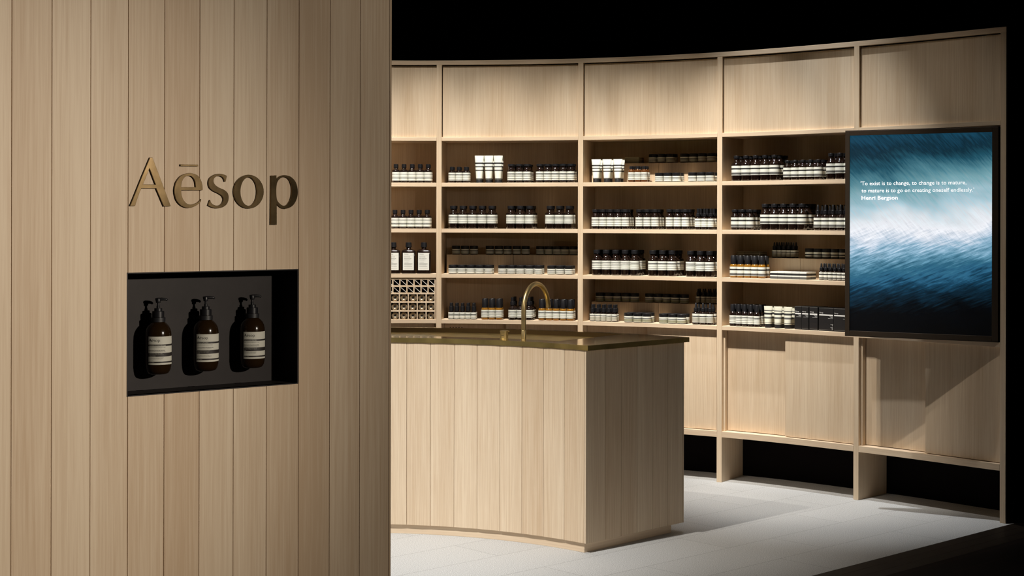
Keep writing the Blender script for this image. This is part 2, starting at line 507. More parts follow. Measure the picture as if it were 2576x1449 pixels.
_BRAND = {}
def brand_mesh(dot=False, accent=True):
    """the word in units where its capital is 1 high; origin at the foot of the first letter"""
    key = (dot, accent)
    if key not in _BRAND:
        V, Fc = [], []
        for k in ('A', 'e', 's', 'o', 'p') + (('bar',) if accent else ()) + (('dot',) if dot else ()):
            v, f = curve_mesh(LETTERS[k], lambda a, b: ((a - 147) / 660, (808 - b) / 660))
            n = len(V); V += [(p[0], p[1]) for p in v]; Fc += [tuple(i + n for i in q) for q in f]
        _BRAND[key] = (V, Fc)
    return _BRAND[key]

def lay(bm, vf, fn, mi=0):
    """add a flat (verts, faces) drawing through a mapping (x, y) -> (x, y, z)"""
    vs = [bm.verts.new(fn(p[0], p[1])) for p in vf[0]]
    for q in vf[1]:
        try:
            f = bm.faces.new([vs[i] for i in q]); f.material_index = mi
        except ValueError: pass

# ------------------------------------------------------------------ the room
# shop line runs at 43 degrees; U along it, V into the shop
UA = math.radians(43.0)
U = Vector((math.cos(UA), math.sin(UA))); V = Vector((-math.sin(UA), math.cos(UA)))
def uv(a, b): p = U * a + V * b; return (p.x, p.y)
EDGE = 3.968
def slab(name, a0, a1, b0, b1, z0, z1, mat):
    bm = bmesh.new(); prism(bm, [uv(a0, b0), uv(a1, b0), uv(a1, b1), uv(a0, b1)], z0, z1)
    return tag(link_mesh(name, bm, mat), None, None, kind='structure')
slab('floor', -1.0, 12.0, EDGE, 12.0, -0.06, 0.0, M_FLOOR)
slab('floor_walkway', -6.0, 13.0, -3.5, EDGE - 0.165, -0.08, -0.02, M_DARKPLANK)
bm = bmesh.new()
for a, b in ((EDGE - 0.165, EDGE - 0.11), (EDGE - 0.11, EDGE - 0.055), (EDGE - 0.055, EDGE)):
    q = [uv(-6.0, a + .0015), uv(13.0, a + .0015), uv(13.0, b), uv(-6.0, b)]
    za = -0.02 + 0.02 * (a - EDGE + 0.165) / 0.165; zb = -0.02 + 0.02 * (b - EDGE + 0.165) / 0.165
    lo = [bm.verts.new((x, y, -0.06)) for x, y in q]
    hi = [bm.verts.new((q[0][0], q[0][1], za)), bm.verts.new((q[1][0], q[1][1], za)), bm.verts.new((q[2][0], q[2][1], zb)), bm.verts.new((q[3][0], q[3][1], zb))]
    bm.faces.new(hi); bm.faces.new(list(reversed(lo)))
    for i in range(4):
        j = (i + 1) % 4; bm.faces.new((lo[i], lo[j], hi[j], hi[i]))
o = link_mesh('trim_1', bm, M_THRESH); tag(o, 'dark wooden threshold ramp between granite and boards', None, kind='structure')
bm = bmesh.new(); box(bm, -6.5, 9, -3, 13.5, 5.8, 5.9)
tag(link_mesh('ceiling', bm, M_ROOM), None, None, kind='structure')
bm = bmesh.new(); box(bm, -6.5, 9, 12.8, 12.9, -0.06, 5.8)
tag(link_mesh('wall_back', bm, M_ROOM), None, None, kind='structure')
bm = bmesh.new(); box(bm, 8.9, 9.0, -3, 12.8, -0.08, 5.8)
tag(link_mesh('wall_right', bm, M_ROOM), None, None, kind='structure')

# ------------------------------------------------------------------ plank wall with the niche
WA = Vector((-1.073, 4.326)); WD = Vector((0.771, 0.637)).normalized(); WN = Vector((WD.y, -WD.x))
def wp(s, off=0.0):
    p = WA + WD * s + WN * off
    return (p.x, p.y)
def wbox(bm, s0, s1, o0, o1, z0, z1, mi=0):
    return prism(bm, [wp(s0, o0), wp(s1, o0), wp(s1, o1), wp(s0, o1)], z0, z1, mi)
NS0, NS1, NZ0, NZ1 = -0.0015, 0.5505, 1.0295, 1.3708
WTOP = 2.95
bm = bmesh.new()
tone = bm.loops.layers.float.new('tone') if hasattr(bm.loops.layers, 'float') else None
def toned(fs, t):
    for f in fs:
        for l in f.loops: l[tone] = t
PITCH = 0.1112
for k in range(-12, 8):
    a, b = -0.0012 + PITCH * k, -0.0012 + PITCH * (k + 1)
    t = random.uniform(-0.5, 0.5)
    g = 0.0009
    if 0 <= k <= 4:
        a2 = max(a + g, NS0) if k == 0 else a + g
        toned(wbox(bm, a2, b - g, 0, -0.02, 0, NZ0, 0), t)
        toned(wbox(bm, a2, b - g, 0, -0.02, NZ1, WTOP, 0), t)
    else:
        toned(wbox(bm, a + g, b - g, 0, -0.02, 0, WTOP, 0), t)
toned(wbox(bm, 0.8890, 0.8965, 0.0, -0.36, 0, WTOP, 0), 0.4)
# core behind the boards, open where the niche is
ND = 0.11
for s0, s1, z0, z1, o1 in ((-1.34, NS0 - .004, 0, WTOP, -.36), (NS1 + .004, .888, 0, WTOP, -.36), (NS0 - .004, NS1 + .004, 0, NZ0 - .004, -.36),
                           (NS0 - .004, NS1 + .004, NZ1 + .004, WTOP, -.36)):
    toned(wbox(bm, s0, s1, -0.0205, o1, z0, z1, 1), 0)
toned(wbox(bm, NS0 - .004, NS1 + .004, -0.16, -.36, NZ0 - .004, NZ1 + .004, 1), 0)
tag(link_mesh('wall_left', bm, [M_PLANK, M_GAP], bevel=0.0006), None, None, kind='structure')

niche = empty('wall_niche', (*wp(0.2745, -ND), NZ0))
tag(niche, 'dark metal recess box cut into the plank wall under the bronze word', 'niche')
def local(o, root):
    """keep a mesh built in world coordinates where it is when parented to an Empty"""
    o.parent = root; o.matrix_parent_inverse = Matrix.Translation(root.location).inverted() if root.rotation_euler.z == 0 else (Matrix.Translation(root.location) @ Matrix.Rotation(root.rotation_euler.z, 4, 'Z')).inverted()
    return o
bm = bmesh.new(); wbox(bm, NS0, NS1, -ND, -ND - .004, NZ0, NZ1); local(link_mesh('back_panel', bm, M_NICHE), niche)
bm = bmesh.new(); wbox(bm, NS0 - .003, NS0, 0.0005, -ND, NZ0 - .003, NZ1 + .003); local(link_mesh('side_panel', bm, M_NICHE), niche)
bm = bmesh.new(); wbox(bm, NS1, NS1 + .003, 0.0005, -ND, NZ0 - .003, NZ1 + .003); local(link_mesh('side_panel', bm, M_NICHE), niche)
bm = bmesh.new(); wbox(bm, NS0, NS1, 0.0005, -ND, NZ0 - .003, NZ0); local(link_mesh('bottom_panel', bm, M_NICHE), niche)
bm = bmesh.new(); wbox(bm, NS0, NS1, 0.0005, -ND, NZ1, NZ1 + .003); local(link_mesh('top_panel', bm, M_NICHE), niche)
for s in (0.085, 0.25, 0.405):
    bm = bmesh.new(); wbox(bm, s - .010, s + .010, -.096, -.104, NZ0, NZ0 + .0012); local(link_mesh('drain_slot', bm, M_BLACK), niche)

# word on the wall
def word_sz(x, y, off):
    px = 300 + x / 5.367; py = 370 + y / 5.367
    px += 0.0035 * (py - 552)
    r = (px - 1288) / FPX
    ax, ay = WA.x + WN.x * off, WA.y + WN.y * off
    s = (r * ay - ax) / (WD.x - r * WD.y)
    return s, EYE - (py - 552) * (ay + s * WD.y) / FPX
sign = empty('wall_lettering', (*wp(0.27, 0), 1.55), 0)
tag(sign, 'dark bronze raised word fixed on the pale plank wall above the niche', 'sign')
def place_letter(key, name, parent, label=None):
    v, f = curve_mesh(LETTERS[key], lambda a, b: word_sz(a, b, 0.0062), extrude=0.0026, bevel=0.0007)
    bm = bmesh.new()
    vs = [bm.verts.new((*wp(p[0], 0.0030 + p[2]), p[1])) for p in v]
    for q in f:
        try: bm.faces.new([vs[i] for i in q])
        except ValueError: pass
    bmesh.ops.remove_doubles(bm, verts=bm.verts[:], dist=1e-6)
    o = link_mesh(name, bm, M_LETTER)
    return local(o, sign) if parent is sign else o
for k in 'Aesop':
    place_letter(k, 'letter', sign)
place_letter('bar', 'accent_bar', sign)

# ------------------------------------------------------------------ the three pump bottles in the niche
def pump_bottle():
    root = empty('pump_bottle')
    R = 0.0375
    bm = bmesh.new()
    prof = [(0, .002), (R * .62, 0), (R * .80, .003), (R * .93, .011), (R * .985, .022), (R, .034), (R, .112), (R * .985, .120), (R * .93, .129), (R * .82, .1375), (R * .66, .1445), (R * .50, .1495), (R * .42, .152), (R * .42, .165)]
    lathe(bm, prof, 48)
    link_mesh('body', bm, M_AMBERBIG, root, smooth=True)
    bm = bmesh.new()
    lathe(bm, [(.0165, .1625), (.0170, .1632), (.0170, .1795), (.0160, .1808), (.0112, .1810), (.0112, .1885), (.0104, .1890), (0, .1890)], 40)
    c = link_mesh('collar', bm, M_CAP, root, smooth=True, autosmooth=35)
    bm = bmesh.new()
    lathe(bm, [(.0048, .188), (.0048, .196), (.0034, .1965), (.0034, .204), (.0062, .2045), (.0068, .2065), (.0068, .2125), (.0058, .2165), (0, .2170)], 24)
    stem = link_mesh('pump_head', bm, M_CAP, root, smooth=True, autosmooth=35)
    bm = bmesh.new()
    # spout: tapering arm with a drooped lip, pointing out of the niche and a little sideways
    global TUBE_REF
    TUBE_REF = Vector((0.3, 0, 1))
    tube_path(bm, [(-.008, 0, .2135), (0, 0, .2145), (.012, 0, .2150), (.022, 0, .2142), (.026, 0, .2115)], [.0040, .0048, .0044, .0036, .0030], 12)
    TUBE_REF = Vector((0, 0, 1))
    sp = link_mesh('spout', bm, M_CAP, root, smooth=True)
    sp.rotation_euler = (0, 0, math.radians(-25))
    bm = bmesh.new()
    LR = R + .0004
    a0, a1 = -72, 72
    sleeve(bm, LR, .029, .1095, a0, a1, 28, 0)
    def on(x, y, lift=.00025):        # x metres along the label from its left edge, y metres above its foot
        a = math.radians(a0) + x / LR
        return ((LR + lift) * math.sin(a), -(LR + lift) * math.cos(a), .029 + y)
    W = math.radians(a1 - a0) * LR
    x0 = .0032
    def bar(y0, y1, xa=x0, xb=None, mi=1):
        xb = W - .002 if xb is None else xb
        n = 20
        p = [(bm.verts.new(on(xa + (xb - xa) * i / n, y0)), bm.verts.new(on(xa + (xb - xa) * i / n, y1))) for i in range(n + 1)]
        for a, b in zip(p, p[1:]):
            f = bm.faces.new((a[0], b[0], b[1], a[1])); f.material_index = mi
    v, f = brand_mesh(True, True)
    lay(bm, (v, f), lambda x, y: on(x0 + x * .0083 * 1.12, .0665 + y * .0083), 1)
    bar(.0533, .0582)
    lb = link_mesh('label', bm, [M_LABELBIG, M_INK2, M_LABELBIG], root)
    return root, lb, on, W, x0, bar

M_AMBERBIG = plain('dark_amber_bottle', (0.018, 0.009, 0.003), 0.14, coat=0.6)
M_LABELBIG = plain('ivory_label', (0.60, 0.59, 0.51), 0.6)
M_INK2 = plain('warm_black_ink', (0.022, 0.017, 0.015), 0.6)
TEXTS = [
  ('Resurrection Aromatique Hand Wash', 'Baume Aromatique Résurrection pour les Mains', 'Mandarin Rind, Rosemary Leaf, Cedar Atlas', "Ecorce de Mandarine, Feuille de Romarin, Cèdre",
   ['A gently aromatic cleanser with mandarin', 'Rosemary Leaf, Lavender and Wood extracts', 'to cleanse the hands'], ['Un nettoyant doux, hydratant pour les mains', 'Extraits de Mandarine et de Bois de cèdre', 'pour les mains'], '500 mL  16.9 fl.oz'),
  ('Geranium Leaf Body Balm', 'Baume à la Feuille de Géranium pour le Corps', 'Geranium Leaf, Mandarin Rind, Bergamot Rind', 'Feuille de Géranium, Ecorce de Mandarine',
   ['A concentrated aromatic balm with oils', 'of Geranium leaf, nut oils to hydrate', 'the body'], ['Un baume pour le corps, aux huiles', 'Extraits de Feuille de Géranium et Bergamote', "d'agrumes"], '500 mL  16.9 fl.oz'),
  ('Rind Concentrate Body Balm', 'Baume Concentré aux Agrumes pour le Corps', 'Pink Grapefruit, Orange Rind, Lemon Rind', "Pamplemousse Rose, Ecorce d'Orange, Citron",
   ['A rich and uplifting balm with citrus oils', 'to soften and hydrate the skin, body oil', 'blend'], ['Baume hydratant et zesté aux agrumes', 'Laisse la peau douce, sans résidu gras'], '500 mL  16.9 fl.oz'),
]
def print_label(ob, t, on, W, x0):
    """lines of print on one niche bottle's label"""
    bm = bmesh.new(); bm.from_mesh(ob.data)
    def line(body, y, h, mi, bold=0.0, wmax=None):
        v, f = text_mesh(body, h * 1.35, bold * h)
        wmax = W - x0 - .004 if wmax is None else wmax
        w = max(p[0] for p in v)
        k = min(1.0, wmax / w)
        lay(bm, (v, f), lambda x, yy: on(x0 + .0008 + x * k, y + yy, .0005), mi)
    def bar(y0, y1):
        n = 20; xb = W - .002
        p = [(bm.verts.new(on(x0 + (xb - x0) * i / n, y0)), bm.verts.new(on(x0 + (xb - x0) * i / n, y1))) for i in range(n + 1)]
        for a, b in zip(p, p[1:]):
            f = bm.faces.new((a[0], b[0], b[1], a[1])); f.material_index = 1
    bar(.0235, .0340); bar(.0052, .0094)
    line(t[0], .0546, .0023, 2, .03)
    line(t[1], .0488, .0018, 1)
    line(t[2], .0408, .0019, 1, .03)
    line(t[3], .0375, .0018, 1)
    for i, s in enumerate(t[4]): line(s, .0312 - .0031 * i, .0017, 2)
    for i, s in enumerate(t[5]): line(s, .0196 - .0031 * i, .0017, 1)
    line(t[6], .0065, .0015, 2, wmax=.02)
    me = bpy.data.meshes.new('label'); bm.to_mesh(me); bm.free()
    for m in (M_LABELBIG, M_INK2, M_LABELBIG): me.materials.append(m)
    ob.data = me
wrz = math.atan2(WD.y, WD.x)
NB = [(0.1225, 'amber pump bottle nearest the open edge of the niche, hand wash label', 0),
      (0.2750, 'amber pump bottle in the middle of the niche, geranium label', 1),
      (0.4310, 'amber pump bottle at the deep shadowed end of the niche, rind label', 2)]
for s, lab, ti in NB:
    root, lb, on, W, x0, _bar = pump_bottle()
    print_label(lb, TEXTS[ti], on, W, x0)
    root.location = (*wp(s, -.062), 1.0785); root.rotation_euler = (0, 0, wrz)
    tag(root, lab, 'bottle', 'pump bottles held in the niche')
    # neck ring that holds the bottle to the back panel
    bm = bmesh.new()
    lathe(bm, [(.0157, .1500), (.0205, .1500), (.0205, .1620), (.0157, .1620), (.0157, .1500)], 36)
    box(bm, -.0075, .0075, .019, .0478, .1515, .1605)
    br = link_mesh('neck_bracket', bm, M_CAPD, None, smooth=True, autosmooth=30)
    br.location = root.location; br.rotation_euler = root.rotation_euler
    br.parent = niche; br.matrix_parent_inverse = Matrix.Translation(niche.location).inverted()

# ------------------------------------------------------------------ curved counter
R0, R1 = 1.560, 2.275
A0, A1 = 45.2, 137.0
counter = empty('counter', (*polar(90, 1.9), 0))
tag(counter, 'curved pale plank counter with a brass top on the grey stone floor', 'counter')
bm = bmesh.new(); tone = bm.loops.layers.float.new('tone')
PA = math.degrees(0.1195 / R0)
k = 0
a = A0 + 0.42
FR = [A0 + 0.42]
while a < A1 - 1:
    a += PA; FR.append(min(a, A1))
for a, b in zip(FR, FR[1:]):
    g = 0.030
    p = [polar(a + g, R0 + .0005), polar(b - g, R0 + .0005), polar(b - g, R0 + .022), polar(a + g, R0 + .022)]
    toned(prism(bm, p, 0.045, 0.927), random.uniform(-.28, .28))
toned(prism(bm, [polar(A0, R0), polar(A0 + .38, R0), polar(A0 + .38, R0 + .022), polar(A0, R0 + .022)], .045, .927), -.2)
local(link_mesh('front_panel', bm, M_PLANK, bevel=.0006), counter)
# end panel
bm = bmesh.new(); tone = bm.loops.layers.float.new('tone')
ea = math.radians(A0); er = Vector((math.cos(ea), math.sin(ea))); et = Vector((-math.sin(ea), math.cos(ea)))
def ep(r, t): p = Vector((CX, CY)) + er * r + et * t; return (p.x, p.y)
n = 6; r_a = R0 + 0.0215; step = (R1 - 0.012 - r_a) / n
for i in range(n):
    toned(prism(bm, [ep(r_a + step * i + .0008, 0), ep(r_a + step * (i + 1) - .0008, 0), ep(r_a + step * (i + 1) - .0008, .02), ep(r_a + step * i + .0008, .02)], .045, .927), random.uniform(-.5, .5))
toned(prism(bm, [ep(R1 - .0115, 0), ep(R1, 0), ep(R1, .02), ep(R1 - .0115, .02)], .045, .927), .3)
local(link_mesh('end_panel', bm, M_PLANK, bevel=.0006), counter)
def sector(bm, r0, r1, a0, a1, z0, z1, n=48, mi=0):
    pts = [polar(a0 + (a1 - a0) * i / n, r0) for i in range(n + 1)] + [polar(a1 + (a0 - a1) * i / n, r1) for i in range(n + 1)]
    return prism(bm, pts, z0, z1, mi)
bm = bmesh.new(); sector(bm, R0 + .0225, R1 - .02, A0 + .75, A1 - .5, .046, .88)
local(link_mesh('carcass', bm, M_GAP), counter)
bm = bmesh.new(); sector(bm, R1 - .0195, R1, A0 + .6, A1, .045, .927)
local(link_mesh('back_panel', bm, M_WOOD), counter)
bm = bmesh.new(); sector(bm, 1.5725, 2.212, 45.9, A1 - .6, 0.0, .0449)
local(link_mesh('plinth', bm, M_WOODH, bevel=.001), counter)
# brass top
ZT, ZB = 0.951, 0.928
TR0, TR1, TA0, TA1 = 1.5545, 2.287, 44.62, 137.4
BR0, BR1, BA0, BA1 = 1.672, 2.246, 53.8, 134.0
bm = bmesh.new()
def arc(r, a0, a1, z, n=64): return [bm.verts.new((*polar(a0 + (a1 - a0) * i / n, r), z)) for i in range(n + 1)]
def strip(p, q, flip=False):
    for i in range(len(p) - 1):
        bm.faces.new((p[i], p[i + 1], q[i + 1], q[i]))
o_f = arc(TR0, TA0, TA1, ZT); o_b = arc(TR1, TA0, TA1, ZT)
fl_f = arc(TR0, TA0, TA1, ZB); fl_b = arc(TR1, TA0, TA1, ZB)
strip(o_f, fl_f); strip(o_b, fl_b)
bm.faces.new((o_f[0], fl_f[0], fl_b[0], o_b[0])); bm.faces.new((o_f[-1], fl_f[-1], fl_b[-1], o_b[-1]))
bm.faces.new(fl_f + list(reversed(fl_b)))
bmesh.ops.remove_doubles(bm, verts=bm.verts[:], dist=1e-5)
local(link_mesh('edge_band', bm, M_BAND), counter)
bm = bmesh.new()
# top surface round the basin
def grid_ring(a_list, r_a, r_b):
    p = [bm.verts.new((*polar(a, r_a), ZT)) for a in a_list]; q = [bm.verts.new((*polar(a, r_b), ZT)) for a in a_list]
    strip(p, q)
NA = [TA0 + (TA1 - TA0) * i / 64 for i in range(65)]
grid_ring(NA, TR0, BR0); grid_ring(NA, BR1, TR1)
grid_ring([TA0 + (BA0 - TA0) * i / 10 for i in range(11)], BR0, BR1)
grid_ring([BA1 + (TA1 - BA1) * i / 4 for i in range(5)], BR0, BR1)
bmesh.ops.remove_doubles(bm, verts=bm.verts[:], dist=1e-5)
local(link_mesh('countertop', bm, M_BRASS), counter)
bm = bmesh.new()
def depth(a, r):
    # shallow draining tray towards the far end, deeper trough by the tap
    if a > 80: return .016 + .010 * (r - BR0) / (BR1 - BR0)
    t = max(0.0, min(1.0, (80 - a) / 14 ))
    return .016 + .010 * (r - BR0) / (BR1 - BR0) + .018 * t
NBA = 60; NBR = 6
aa = [BA0 + (BA1 - BA0) * i / NBA for i in range(NBA + 1)]; rr = [BR0 + (BR1 - BR0) * j / NBR for j in range(NBR + 1)]
g = [[bm.verts.new((*polar(a, r), ZT - depth(a, r))) for r in rr] for a in aa]
for i in range(NBA):
    for j in range(NBR): bm.faces.new((g[i][j], g[i + 1][j], g[i + 1][j + 1], g[i][j + 1]))
local(link_mesh('basin', bm, M_WELL), counter)
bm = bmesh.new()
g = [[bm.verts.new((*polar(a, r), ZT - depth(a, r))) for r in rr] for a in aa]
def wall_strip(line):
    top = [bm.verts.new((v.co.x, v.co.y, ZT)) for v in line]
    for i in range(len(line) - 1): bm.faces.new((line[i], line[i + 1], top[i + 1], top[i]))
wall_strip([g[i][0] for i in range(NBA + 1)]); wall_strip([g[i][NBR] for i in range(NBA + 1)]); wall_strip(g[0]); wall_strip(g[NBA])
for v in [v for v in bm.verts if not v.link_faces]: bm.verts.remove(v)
local(link_mesh('basin_wall', bm, M_BASIN_SHADE), counter)

# tap
tx, ty = polar(59.9, 1.628)
tap = empty('tap', (tx, ty, ZT))
tag(tap, 'tall swan-neck brass tap standing on the counter rim', 'tap')
da = math.radians(59.7); dv = Vector((math.cos(da), math.sin(da), 0))
TUBE_REF = Vector((-math.sin(da), math.cos(da), 0))
def tube_plane(bm, pts, rad, segs=28):
    side = TUBE_REF
    rings = []
    for i, p in enumerate(pts):
        t = (pts[min(i + 1, len(pts) - 1)] - pts[max(i - 1, 0)]).normalized()
        up = t.cross(side).normalized()
        r = rad[i] if isinstance(rad, list) else rad
        rings.append([bm.verts.new(p + side * r * math.cos(2 * PI * k / segs) + up * r * math.sin(2 * PI * k / segs)) for k in range(segs)])
    for a, b in zip(rings, rings[1:]):
        for k in range(segs):
            j = (k + 1) % segs; bm.faces.new((a[k], a[j], b[j], b[k]))
    return rings
RT = 0.0112; RA = 0.121; ZS = 0.142
pts = [Vector((0, 0, z)) for z in (.045, .08, .11, ZS)] + [dv * (RA - RA * math.cos(math.radians(t))) + Vector((0, 0, ZS + RA * math.sin(math.radians(t)))) for t in range(6, 178, 6)]
bm = bmesh.new(); rg = tube_plane(bm, pts, RT); bm.faces.new(rg[0])
e = pts[-1]; tdir = (pts[-1] - pts[-2]).normalized()
rg2 = tube_plane(bm, [e, e + tdir * .0001], [RT, RT - .002]); rg3 = tube_plane(bm, [e, e - tdir * .02], [RT - .002, RT - .002]); bm.faces.new(rg3[-1])
link_mesh('spout_pipe', bm, M_TAP, tap, smooth=True, autosmooth=50)
bm = bmesh.new(); lathe(bm, [(0, 0), (.0125, 0), (.0125, .0014), (.0119, .0022), (.0119, .046), (.0113, .047)], 32)
link_mesh('base_sleeve', bm, M_TAP, tap, smooth=True, autosmooth=35)
bm = bmesh.new(); lathe(bm, [(RT + .0002, -.011), (RT + .0004, -.010), (RT + .0004, 0)], 28)
q = link_mesh('aerator', bm, M_TAP, tap, smooth=True)
q.location = e; q.rotation_euler = tdir.to_track_quat('-Z', 'Y').to_euler()
# mixer knob
kx, ky = polar(63.7, 1.632)
knob = empty('mixer_control', (kx, ky, ZT))
tag(knob, 'short round brass mixer control beside the tap on the counter', 'tap control')
bm = bmesh.new(); lathe(bm, [(0, 0), (.0205, 0), (.0205, .002), (.0190, .0028), (.0190, .0355), (0, .0355)], 36); link_mesh('body', bm, M_TAP, knob, smooth=True, autosmooth=35)
bm = bmesh.new(); lathe(bm, [(0, .0356), (.0200, .0356), (.0200, .0395), (.0188, .0405), (0, .0405)], 36); box(bm, .012, .0255, -.003, .003, .036, .0402); link_mesh('lever_cap', bm, M_TAP, knob, smooth=True, autosmooth=35)
bm = bmesh.new(); sleeve(bm, .01915, .0180, .0200, -42, -4, 8); link_mesh('marker_line', bm, M_INK, knob)

# ------------------------------------------------------------------ curved shelving
PP = [Vector(p) for p in ((-1.317, 9.466), (-.44893, 9.49614), (.4139, 9.35546), (1.20622, 8.98715), (1.87717, 8.43013), (2.47298, 7.78623))]
def _m(i): return PP[1] - PP[0] if i == 0 else PP[5] - PP[4] if i == 5 else (PP[i + 1] - PP[i - 1]) / 2
def F(u):
    i = min(4, max(0, int(u))); t = u - i
    return (2*t**3 - 3*t**2 + 1) * PP[i] + (t**3 - 2*t**2 + t) * _m(i) + (-2*t**3 + 3*t**2) * PP[i + 1] + (t**3 - t**2) * _m(i + 1)
def frame(u):
    T = (F(u + 1e-4) - F(u - 1e-4)).normalized(); return T, Vector((-T.y, T.x))
def sp(u, d):
    T, N = frame(u); p = F(u) + N * d; return (p.x, p.y)
def board(bm, u0, u1, d0, d1, z0, z1, n=14, mi=0):
    pts = [sp(u0 + (u1 - u0) * i / n, d0) for i in range(n + 1)] + [sp(u1 + (u0 - u1) * i / n, d1) for i in range(n + 1)]
    return prism(bm, pts, z0, z1, mi)
HU = .0183; DEP = .30
LEV = {1: 1.7495, 2: 1.467, 3: 1.1895, 4: .909}
RIS = {1: 1.868, 3: 1.3055, 4: 1.0225}
unit = empty('shelving_unit', (1.2, 9.0, 0))
tag(unit, 'curved floor-standing shelving of pale larch lining the back of the shop', 'shelving unit')
def part(name, bm, mat, bevel=.0012, parent=None, label=None):
    o = local(link_mesh(name, bm, mat, bevel=bevel), unit)
    if label: o['label'] = label
    return o
for i in range(6):
    T, N = frame(min(i, 4.999)); c = PP[i]
    w = .016
    q = [c - T * w, c + T * w, c + T * w + N * DEP, c - T * w + N * DEP]
    bm = bmesh.new(); prism(bm, [(p.x, p.y) for p in q], 0, 2.4725); part('post', bm, M_WOOD)
bm = bmesh.new(); board(bm, -.0183, 5.0183, 0, .33, 2.473, 2.5, 90); part('top_board', bm, M_WOODH)
bm = bmesh.new(); board(bm, .0, 5.0, DEP + .0005, DEP + .03, .26, 2.4725, 90); part('back_panel', bm, M_WOOD)
bm = bmesh.new(); board(bm, .0, 5.0, DEP + .0005, DEP + .03, 0, .2595, 90); part('kick_board', bm, M_BLACK, label='black board closing the gap behind the feet')
T, N = frame(4.999); c = PP[5]
q = [c + T * .0165, c + T * .022, c + T * .022 + N * .36, c + T * .0165 + N * .36]
q[0] = c + T * .0165 + N * .004; q[1] = c + T * .022 + N * .004
bm = bmesh.new(); prism(bm, [(p.x, p.y) for p in q], 0, 2.498); part('end_panel', bm, M_BLACK, label='black outer side panel')
for i in range(5):
    a, b = i + HU + .0003, i + 1 - HU - .0003
    bm = bmesh.new(); board(bm, a, b, 0, DEP, 2.006, 2.029); part('header_board', bm, M_WOODH)
    bm = bmesh.new(); board(bm, a + .006, b, .0135, .034, 2.0295, 2.466); part('upper_panel', bm, M_WOOD)
    bm = bmesh.new(); board(bm, a, b, .040, .055, 2.0295, 2.4725); part('upper_backing', bm, M_GAP, bevel=0)
    for l, z in LEV.items():
        if i == 4 and l != 4: continue
        bm = bmesh.new(); board(bm, a, b, 0, DEP, z - .024, z); part('shelf', bm, M_WOODH)
    if i == 4:
        bm = bmesh.new(); board(bm, a, b, .07, .085, .9095, 2.0055); part('infill_panel', bm, M_WOOD)
    bm = bmesh.new(); board(bm, a, b, 0, DEP, .262, .296); part('bottom_board', bm, M_WOODH)
    # jamb strips and the two sliding doors
    bm = bmesh.new(); board(bm, a, a + .012, .024, .10, .2965, .8845, 2); part('jamb', bm, M_WOOD)
    bm = bmesh.new(); board(bm, b - .012, b, .022, .10, .2965, .8845, 2); part('jamb', bm, M_WOOD)
    bm = bmesh.new(); board(bm, a + .014, i + .492, .056, .074, .299, .8830); d = part('sliding_door', bm, M_WOOD)
    if i == 1:
        for k in range(5):
            bm = bmesh.new()
            T, N = frame(1.075 + .0205 * k); c = F(1.075 + .0205 * k) + N * .0555
            q = [c - T * .0035, c + T * .0035, c + T * .0035 + N * .0004, c - T * .0035 + N * .0004]
            prism(bm, [(p.x, p.y) for p in q], .853, .860)
            h = link_mesh('vent_hole', bm, M_INK); h.parent = d
            h.matrix_parent_inverse = Matrix.Identity(4)
            h.matrix_parent_inverse = d.matrix_parent_inverse @ Matrix.Identity(4)
            h.matrix_parent_inverse = (Matrix.Translation(unit.location) @ d.matrix_parent_inverse).inverted()
    bm = bmesh.new(); board(bm, i + .470, b - .014, .024, .042, .299, .8830); part('sliding_door', bm, M_WOOD)

# raised steps standing on three kinds of shelf
def riser(i, l, lab):
    z0, z1 = LEV[l] + .0003, RIS[l]
    r = empty('shelf_step', (*sp(i + .5, .2), z0))
    tag(r, lab, 'shelf step', 'wooden steps raising the back rows')
    for a, b in ((i + .036, i + .4985), (i + .5015, i + 1 - .025)):
        bm = bmesh.new(); board(bm, a, b, .148, .160, z0, z1 - .0005, 8); local(link_mesh('front_board', bm, M_WOOD), r)
    bm = bmesh.new(); board(bm, i + .036, i + 1 - .025, .160, .292, z1 - .012, z1, 12); local(link_mesh('top_board', bm, M_WOODH), r)
    for a in (i + .04, i + .955):
        bm = bmesh.new(); board(bm, a, a + .014, .165, .29, z0, z1 - .0125, 2); local(link_mesh('leg', bm, M_WOOD), r)
riser(1, 3, 'long wooden step under the dim jars, third shelf behind the tap')
riser(2, 1, 'long wooden step on the top shelf of the middle bay')
riser(2, 4, 'long wooden step on the bottom shelf of the middle bay')
riser(3, 3, 'long wooden step on the third shelf beside the lit screen')

# pigeonhole rack
zr0, zr1 = .9095, 1.1650
rack = empty('pigeonhole_rack', (*sp(.5, .1), zr0))
tag(rack, 'pale wooden pigeonhole rack filling the lowest shelf beside the plank wall', 'rack')
ra, rb = HU + .004, 1 - HU - .005
RU = rb - ra
def rboard(name, a, b, z0, z1, d0=.006, d1=.20, n=8, mat=M_WOOD):
    bm = bmesh.new(); board(bm, a, b, d0, d1, z0, z1, n); return local(link_mesh(name, bm, mat), rack)
for z0, z1 in ((zr0, .9115), (.9560, .9655), (1.0105, 1.0205), (1.0640, 1.0740), (1.1088, 1.1182), (1.1535, zr1)):
    rboard('rail', ra, rb, z0, z1)
W_M = .873 * RU
nr = 15; nd = 19
pr = (RU - .008) / nr; pd = (RU - .008) / nd
t_ = .0065
for k in range(nr + 1):
    a = ra + pr * k
    for z0, z1 in ((.9116, .9559), (.9656, 1.0104), (1.0206, 1.0639)):
        rboard('divider', a, a + .008, z0, z1, n=1)
for k in range(nd + 1):
    a = ra + pd * k
    for z0, z1 in ((1.0741, 1.1087), (1.1183, 1.1534)):
        rboard('divider', a, a + .008, z0, z1, n=1)
